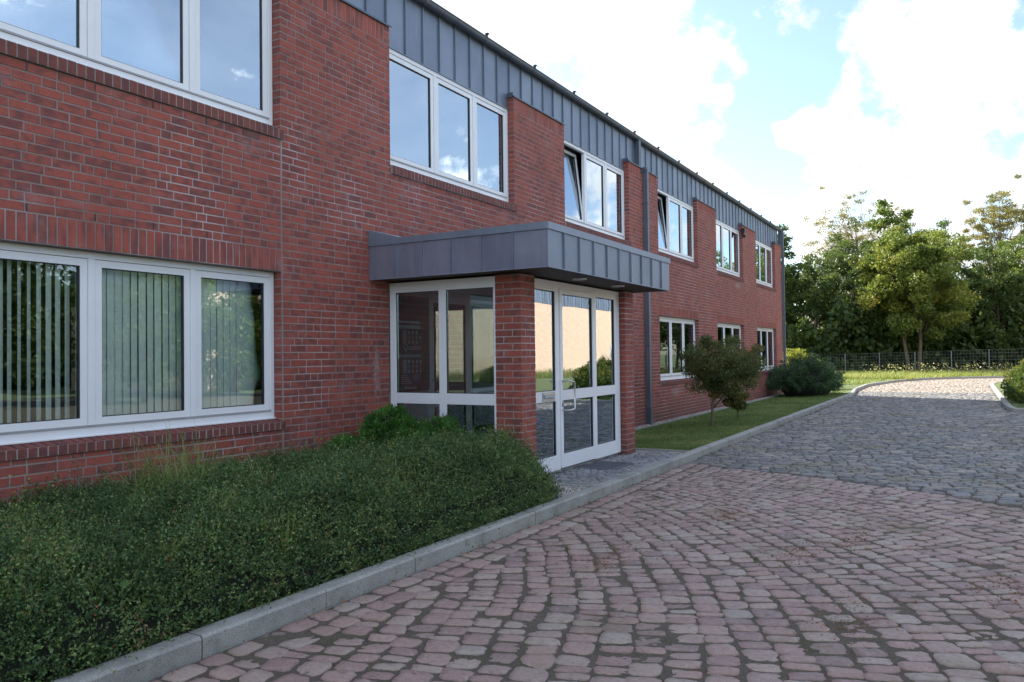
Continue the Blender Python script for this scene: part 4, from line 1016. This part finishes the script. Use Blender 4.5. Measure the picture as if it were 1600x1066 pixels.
def weed(x, y, z, n, s, label, spread=.12, h=.2):
    P = np.stack([x+rng.normal(0, spread, n), y+rng.normal(0, spread, n), z+rng.uniform(0, h, n)], 1); D = unit(rng.normal(0, .6, (n, 3))+np.array([.5, -.3, -.1]))
    tag(leafobj('weed', leafquads(P, D, s*rng.uniform(.7, 1.3, n), .85), M['weed'], rng.uniform(0, 1, n)), label, 'weed')
weed(-4.22, 2.75, .28, 34, .065, 'broad heart-leaved weed in the lower left front of the hedge')
weed(-4.55, 6.35, .62, 46, .035, 'pale green small-leaved weed on top of the hedge before the pillar', .11, .14)
weed(-4.15, 4.0, .35, 14, .05, 'little leafy weed beside the upright grass stalks at the kerb', .05, .1)
weed(-4.35, 6.0, .3, 16, .06, 'yellowish broad-leaved weed low on the hedge front', .07, .15)
# fallen brown leaves along the kerb
n = 900; yy = rng.uniform(1.5, 30, n); xx = -3.78+rng.exponential(.05, n); kl_ = rng.uniform(0, 1, n) < np.clip(vnoise(yy, yy*0, .9)+.45, .05, 1)
Pn = np.stack([xx, yy, np.full(n, .012)+rng.uniform(0, .012, n)], 1)[kl_]
n2 = 4200; cl_ = np.array([(-3.3, 15), (-3.1, 18), (-3.0, 21), (-3.3, 24), (1.1, 17), (.9, 16.4), (-1.3, 6.9), (-.7, 5.4), (-2.2, 8.2), (-.9, 7.6), (.2, 6.6), (-2.6, 6.0)]); ci = rng.integers(0, len(cl_), n2)
P2 = np.stack([cl_[ci, 0]+rng.normal(0, .17, n2)*rng.uniform(.2, 1.3, n2), cl_[ci, 1]+rng.normal(0, .3, n2)*np.where(ci < 4, 3.5, 1), rng.uniform(.0, .018, n2)], 1)
P3 = np.concatenate([Pn, P2]); D3 = unit(rng.normal(size=P3.shape)*np.array([1, 1, .12])); sz = np.concatenate([np.full(len(Pn), .035), np.full(n2, .022)])*rng.uniform(.5, 1.2, len(P3))
o = leafobj('fallen_leaves', leafquads(P3, D3, sz, .45), M['dry'], rng.uniform(0, 1, len(P3))); o['kind'] = 'stuff'
# lawn blades
def grass_area(n, x0, x1, y0, y1, zf, h, mname='blade', name='grass', tmu=.35, poly=None, w=.006):
    # denser near the camera
    y = y0+(y1-y0)*rng.uniform(0, 1, n)**1.35; x = rng.uniform(x0, x1, n)
    if poly is not None: k = in_poly(x, y, poly); x, y = x[k], y[k]; n = len(x)
    P = np.stack([x, y, zf(x, y)-.003], 1); hh = h*rng.uniform(.5, 1.3, n)
    V, F, seg = blades(P, hh, hh*rng.uniform(.2, 1.1, n), w*rng.uniform(.7, 1.3, n), 1)
    t = np.clip(tmu+.75*vnoise(x, y, .9)+.3*vnoise(x, y, 3.5)+rng.normal(0, .18, n), 0, 1)
    return V, F, np.repeat(t, seg)
def merge_blades(name, L_, m):
    V = []; F = []; T = []; o_ = 0
    for v, f, t in L_: V.append(v); F.append(f+o_); T.append(t); o_ += len(v)
    o = npmesh(name, np.concatenate(V), [np.concatenate(F)], M[m], None, attrs={'tone': np.concatenate(T)}); o['kind'] = 'stuff'; return o
zl = lambda x, y: .095*np.clip((x+6.42)/2.495, 0, 1)
merge_blades('grass', [grass_area(70000, -6.42, -3.93, 12.62, 33.2, zl, .045, w=.008), grass_area(9000, -9, -4.3, 33, 42, zl, .07, w=.02, tmu=.55),
                       grass_area(7000, 1.1, 5, 25.4, 46, lambda x, y: .1+0*x, .06, w=.014, tmu=.5)], 'blade')
vp = [(-12, 42), (-4.3, 42), (-3.7, 47), (-2.1, 52.5), (0, 55.3), (2, 56.8), (6, 58.2), (16, 60), (16, 68), (-12, 66)]
def verge(n, y0, h, w, tmu): return grass_area(n, -12, 12, y0, 66, lambda x, y: .08+0*x, h, w=w, poly=vp, tmu=tmu)
merge_blades('verge_grass', [verge(30000, 42, .16, .035, .45), verge(42000, 50, .38, .04, .66)], 'verge')
n = 900; x = rng.uniform(-6, 9, n); y = 55.6+x*.3+rng.uniform(.2, 1, n)**.6*5.5; P = np.stack([x, y, .1+rng.uniform(.15, .8, n)], 1)
o = leafobj('wild_flowers', leafquads(P, unit(rng.normal(size=(n, 3))), rng.uniform(.05, .13, n), .9), M['flower'], rng.uniform(0, 1, n)); o['kind'] = 'stuff'
# joint moss tufts between the setts
n = 5200; x = rng.uniform(-3.7, 1.8, n); y = rng.uniform(2, 15, n); mk_ = (vnoise(x, y, .8, 3) > .06); x, y = x[mk_], y[mk_]; n = len(x)
P = np.stack([x, y, np.full(n, -.009)], 1); V, F, seg = blades(P, rng.uniform(.006, .018, n), rng.uniform(.004, .014, n), np.full(n, .005), 1)
o = npmesh('moss', V, [F], M['blade'], None, attrs={'tone': np.repeat(rng.uniform(0, .7, n), seg)}); o['kind'] = 'stuff'

def tree(name, x, y, height, crown_r, crown_h, trunk_r, n, leaf, m, label, group=None, k=70, z0=0., clump=.3, forks=1, open_=.0, crown_z=None, asp=.6, lean=(0, 0), nbranch=None, cat='tree', seed=None, zsq=1., shell=.35):
    root = empty(name, (x, y, z0), label, cat, group)
    cz = (height-crown_h/2) if crown_z is None else crown_z
    ctr = np.array([x+lean[0], y+lean[1], cz])
    q = unit(rng.normal(size=(k, 3))); rad_ = rng.uniform(shell, 1, (k, 1))**.8
    C = ctr+q*rad_*np.array([crown_r, crown_r, crown_h/2])*(1+rng.normal(0, .13, (k, 1)))
    mb = MB()
    bases = [(x+(f-(forks-1)/2)*.6, y) for f in range(forks)]; tops = []
    for bx_, by_ in bases:
        top = np.array([ctr[0]+rng.normal(0, crown_r*.18)+(bx_-x)*3.2, ctr[1]+rng.normal(0, crown_r*.1), cz+crown_h*.22]); b0 = np.array([bx_, by_, z0-.05])
        pts = [b0+(top-b0)*t+np.array([rng.normal(0, .05*crown_r*t), rng.normal(0, .05*crown_r*t), 0]) for t in (0, .12, .3, .5, .75, 1)]
        mb.tube(pts, [trunk_r*1.35, trunk_r, trunk_r*.85, trunk_r*.65, trunk_r*.38, trunk_r*.12], 8); tops.append(pts)
    nb = nbranch or min(k, 26)
    for j in range(nb):
        pts = tops[j % forks]; t = rng.uniform(.3, .95); i = t*5; a = pts[int(i)]; b = pts[min(int(i)+1, 5)]; s = a+(b-a)*(i-int(i)); e = C[j]
        mid = (s+e)/2+rng.normal(0, crown_r*.06, 3)+np.array([0, 0, crown_h*.04]); r_ = trunk_r*.35*(1-t*.6); mb.tube([s, mid, e], [r_, r_*.6, r_*.15], 5)
        for _ in range(3):
            e2 = e+rng.normal(0, crown_r*.17, 3); mb.tube([mid*.4+e*.6, e2], [r_*.3, r_*.1], 4)
    mb.build('trunk', M['bark'], root, smooth=True)
    ci = rng.integers(0, k, n); sc = rng.uniform(.6, 1.35, k)*clump*crown_r
    off = unit(rng.normal(size=(n, 3)))*rng.uniform(.05, 1, (n, 1))**.45*sc[ci, None]*np.array([1, 1, .62*zsq])
    P = C[ci]+off; P[:, 2] = np.maximum(P[:, 2], z0+.12)
    D = unit(rng.normal(size=(n, 3))+np.array([0, 0, -.35])); V = leafquads(P, D, leaf*rng.uniform(.6, 1.4, n), asp)
    tn = np.clip(rng.beta(2, 2, k)[ci]*.7+rng.normal(.15, .14, n), 0, 1)
    leafobj('crown', V, M[m], tn, root); return root
# small tree on the lawn and its smaller neighbour
tree('small_tree', -4.98, 17.5, 2.06, .93, 1.45, .035, 36000, .046, 'smalltree', 'small ornamental tree with a bent thin trunk standing on the lawn before the windows', k=105, z0=.04, clump=.27, lean=(.14, .28), asp=.5, shell=.3)
tree('small_shrub', -4.98, 19.8, .82, .33, .55, .02, 3600, .075, 'smalltree', 'little leafy sapling on the lawn just behind the small tree', k=16, z0=.05, clump=.4, cat='sapling')
def juniper():
    root = empty('juniper_shrub', (-5.35, 31.9, .06), 'wide dark green juniper shrub spreading over the lawn at the far corner of the building', 'shrub')
    ctr = np.array([-5.4, 31.9, .48]); rd = np.array([1.3, 1.5, .86]); k = 190
    q = unit(rng.normal(size=(k, 3))+np.array([0, 0, .25])); q[:, 2] = np.abs(q[:, 2])*1.0-.25*(q[:, 2] < 0); C = ctr+q*rd*rng.uniform(.65, 1.03, (k, 1))
    n = 26000; ci = rng.integers(0, k, n); ax = unit(q[ci]*np.array([1, 1, .3])+np.array([0, 0, .35])); t = rng.uniform(-.2, .28, n)
    P = C[ci]+ax*t[:, None]+rng.normal(0, .055, (n, 3)); P[:, 2] = np.maximum(P[:, 2], .1); D = unit(ax+rng.normal(0, .45, (n, 3)))
    leafobj('foliage', leafquads(P, D, .085*rng.uniform(.6, 1.4, n), .3), M['juniper'], np.clip(rng.uniform(0, .8, k)[ci]+rng.normal(.05, .15, n), 0, 1), root)
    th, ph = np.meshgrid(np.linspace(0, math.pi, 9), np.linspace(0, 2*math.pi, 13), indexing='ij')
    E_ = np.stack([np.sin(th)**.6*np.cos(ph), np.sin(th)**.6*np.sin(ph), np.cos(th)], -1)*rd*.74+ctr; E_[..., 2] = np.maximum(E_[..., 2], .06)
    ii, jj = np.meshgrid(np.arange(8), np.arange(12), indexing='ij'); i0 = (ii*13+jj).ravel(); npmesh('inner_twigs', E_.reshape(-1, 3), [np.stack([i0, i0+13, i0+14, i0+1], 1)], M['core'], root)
juniper()
bush('yellow_shrub', (-6.6, 37.2, .85), (1.0, .8, .85), 5000, .10, 'yellow_shrub', 'sunlit yellow-leaved shrub glowing behind the dark juniper', 'shrub', k=30, cl=.4)
bush('rounded_bush', (2.42, 29.2, .55), (1.38, 3.4, .95), 42000, .07, 'bush_r', 'rounded clipped bush with sunlit yellow painted into its top leaves inside the right kerb corner', 'bush', k=420, cl=.16, zmin=.1, toplit_tone=.25)
# fence
fence = empty('mesh_fence', (-1, 62, 0), 'low galvanised wire mesh fence with thin posts along the verge before the trees', 'fence')
P1 = np.array([-9.3, 62.6]); 
ft = {0: 1320, 1: 1373.6, 2: 1429, 3: 1486, 4: 1545}
def fence_pt(px, dep):
    d = fw+rt*(px-800)/FPX; d = d/ (d@fw); return EYE[:2]+d[:2]*dep
posts = [fence_pt(1320-53*k-(0), 57.6+1.2*k) for k in (2, 1)]+[fence_pt(p, dd) for p, dd in ((1320, 56.4), (1373.6, 55.5), (1429, 54.6), (1486, 53.7), (1545, 52.9), (1606, 52.1), (1668, 51.3), (1732, 50.5))]
tops = [1.50, 1.53, 1.56, 1.61, 1.65, 1.71, 1.77, 1.80, 1.82, 1.84]
for p, z in zip(posts, tops):
    mb = MB(); mb.box(p[0]-.03, p[0]+.03, p[1]-.02, p[1]+.02, -.1, z); mb.build('post', M['fence'], fence)
mb = MB()
for (p, z1), (q, z2) in zip(list(zip(posts, tops))[:-1], list(zip(posts, tops))[1:]):
    for f in np.linspace(.08, 1.0, 8): mb.tube([(p[0], p[1]-.03, z1*f-.02), (q[0], q[1]-.03, z2*f-.02)], .006, 4, cap=False)
    for t in np.linspace(0, 1, 13)[1:-1]:
        c = p+(q-p)*t; mb.tube([(c[0], c[1]-.03, .05), (c[0], c[1]-.03, z1+(z2-z1)*t-.02)], .004, 3, cap=False)
mb.build('wire_mesh', M['fence'], fence)
# background trees : placed by bearing and distance, each at its own place on the ground
def gp(px, dep): p = fence_pt(px, dep); return float(p[0]), float(p[1])
def pz(py, px, dep): return float(EYE[2]+dep*(fw[2]+rt[2]*(px-800)/FPX+up[2]*(533-py)/FPX))
G = 'trees behind the fence'
def bt(px, dep, pytop, wpx, m, label, n=15000, name='broadleaf_tree', low=.8, **k):
    x, y = gp(px, dep); h = pz(pytop, px, dep); r_ = wpx/FPX*dep/2
    kw = dict(k=150, clump=.22, leaf=.19, trunk_r=.16); kw.update(k); n = int(n*1.45)
    return tree(name, x, y, h, r_, h-low, kw.pop('trunk_r'), n, kw.pop('leaf'), m, label, G, **kw)
bt(1222, 62, 352, 46, 'tree_dark', 'tall narrow dark conifer rising just past the end of the building', n=12000, name='conifer_tree', low=.3, k=90, clump=.4)
bt(1268, 63, 402, 120, 'tree_dark', 'dark green tree at the left end of the tree belt beside the building', n=20000, low=.2)
bt(1320, 66, 372, 130, 'tree_dark', 'dense dark tree under the sparse tall brownish tree', n=20000, low=.2)
bt(1372, 60, 378, 105, 'tree_dark', 'dark bushy tree left of the yellowing tree', n=16000, low=.1)
bt(1428, 57.5, 352, 150, 'tree_yel', 'yellowing green tree with two pale trunks right behind the fence', n=32000, low=2.7, forks=2, trunk_r=.12, leaf=.2, k=150)
bt(1452, 68, 338, 120, 'tree_mid', 'mid green tree rising behind the yellowing tree', n=18000, low=.3)
bt(1398, 72, 310, 90, 'tree_mid', 'bright green bushy treetop beside the sparse tall tree', n=13000, low=2, leaf=.26)
bt(1505, 62, 372, 110, 'tree_dark', 'dark green tree right of the yellowing tree', n=20000, low=.2)
bt(1560, 60, 400, 100, 'tree_dark', 'dark shaded tree behind the fence near the right edge', n=17000, low=.1)
bt(1592, 67, 366, 110, 'tree_mid', 'lighter green tree at the right edge below the spreading sparse tree', n=18000, low=.2)
bt(1665, 62, 350, 150, 'tree_mid', 'green tree just outside the right edge of the belt', n=12000, low=.2)
bt(1345, 78, 290, 185, 'tree_thin', 'tall sparse tree with thin brownish foliage and bare twigs', n=24000, low=3, leaf=.14, k=480, clump=.075, trunk_r=.2, nbranch=220, name='sparse_tree', shell=.2)
bt(1572, 74, 282, 150, 'tree_thin', 'sparse spreading tree with layered light foliage above the right treetops', n=24000, low=6, leaf=.15, k=230, clump=.11, trunk_r=.2, nbranch=110, name='sparse_tree', zsq=.75)
# dark undergrowth closing the belt
n = 46000; px = rng.uniform(1180, 1760, n); dep = rng.uniform(58, 74, n); d = fw[None, :2]+rt[None, :2]*((px-800)/FPX)[:, None]; XY = d*dep[:, None]
hh = rng.uniform(.05, 1, n)**.9*(4.6+1.2*np.sin(px/23)+.8*np.sin(px/9)); P = np.stack([XY[:, 0], XY[:, 1], hh], 1)
o = leafobj('undergrowth', leafquads(P, unit(rng.normal(size=(n, 3))), .42*rng.uniform(.6, 1.4, n), .7), M['tree_dark'], np.clip(rng.beta(2, 4, n), 0, 1)); o['kind'] = 'stuff'
# far side of the yard: things only seen mirrored in the glass
opp = empty('brick_building', (20, 50, 0), 'sunlit red brick building with zinc fascia across the road, seen mirrored in the entrance door', 'building')
mb = MB(); mb.box(20, 32, 27, 78, -.1, 5.9); M['brick_opp'] = far_brick('brick_pale', (.72, .52, .36), (.62, .42, .30), (.45, .38, .30)); mb.build('wall', M['brick_opp'], opp)
mb = MB()
for yy in np.arange(27, 77.9, .5): mb.box(19.97, 20.0-.001, yy+.001, yy+.499, 5.9, 6.95); mb.box(19.94, 19.97, yy-.008, yy+.008, 5.9, 6.95)
mb.box(20.001, 32, 27, 78, 5.91, 6.94); tonemesh(mb, 'fascia_cladding', M['zinc'], opp)
for yy in (31, 70):
    mb = MB(); mb.box(19.96, 19.995, yy, yy+3.2, 1, 2.7); w_ = mb.build('window', M['white'], opp)
    for q in range(3): g_ = MB(); g_.box(19.94, 19.958, yy+.15+q*1.05, yy+.95+q*1.05, 1.15, 2.55); g_.build('pane', M['gasket'], w_)
for j, (x, y, h, w_, lb_) in enumerate(((14.5, 9, 6.2, 3.0, 'green roadside tree opposite the entrance'), (16.5, 14.5, 7.0, 3.4, 'tall dark roadside tree opposite the entrance'), (15, 20, 6.4, 3.1, 'roadside tree mirrored in the near ground-floor window'),
        (17.5, 4, 6.6, 3.0, 'roadside tree opposite the left end of the office'), (16.3, 25.5, 6.0, 3.0, 'dark roadside tree beside the end of the opposite building'), (17.2, 31, 5.6, 2.6, 'low roadside tree in front of the opposite wall'))):
    tree('broadleaf_tree', x, y, h, w_, h-.8, .16, 15000, .2, ('tree_mid', 'tree_dark')[j % 2], lb_, 'roadside trees opposite the office', k=90, clump=.30, shell=.1)
n = 26000; yy = rng.uniform(-40, 45, n); P = np.stack([rng.uniform(38, 46, n), yy, rng.uniform(0, 1, n)*(8+2*np.sin(yy*.35)+1.2*np.sin(yy*1.1))], 1)
o = leafobj('distant_wood', leafquads(P, unit(rng.normal(size=(n, 3))), .8*rng.uniform(.6, 1.4, n), .7), M['tree_dark'], np.clip(rng.beta(2, 3, n), 0, 1)); o['kind'] = 'stuff'
for j, (x, y, h, w_) in enumerate(((14, 84, 11, 5), (24, 92, 12, 5.5), (34, 86, 11, 5))):
    tree('broadleaf_tree', x, y, h, w_, h-1, .2, 9000, .3, 'tree_mid', ('tall tree past the end of the opposite building', 'tallest tree standing further back past the opposite building', 'outermost tree past the opposite building')[j], 'trees beyond the opposite building', k=70, clump=.3)
n = 9000; P = np.stack([rng.uniform(15.5, 19.5, n), rng.uniform(30, 76, n), rng.uniform(0, .1, n)], 1); V, F, seg = blades(P, rng.uniform(.3, .8, n), rng.uniform(.05, .3, n), np.full(n, .03), 2)
o = npmesh('verge_grass', V, [F], M['blade'], None, attrs={'tone': np.repeat(rng.uniform(.6, 1, n), seg)}); o['kind'] = 'stuff'
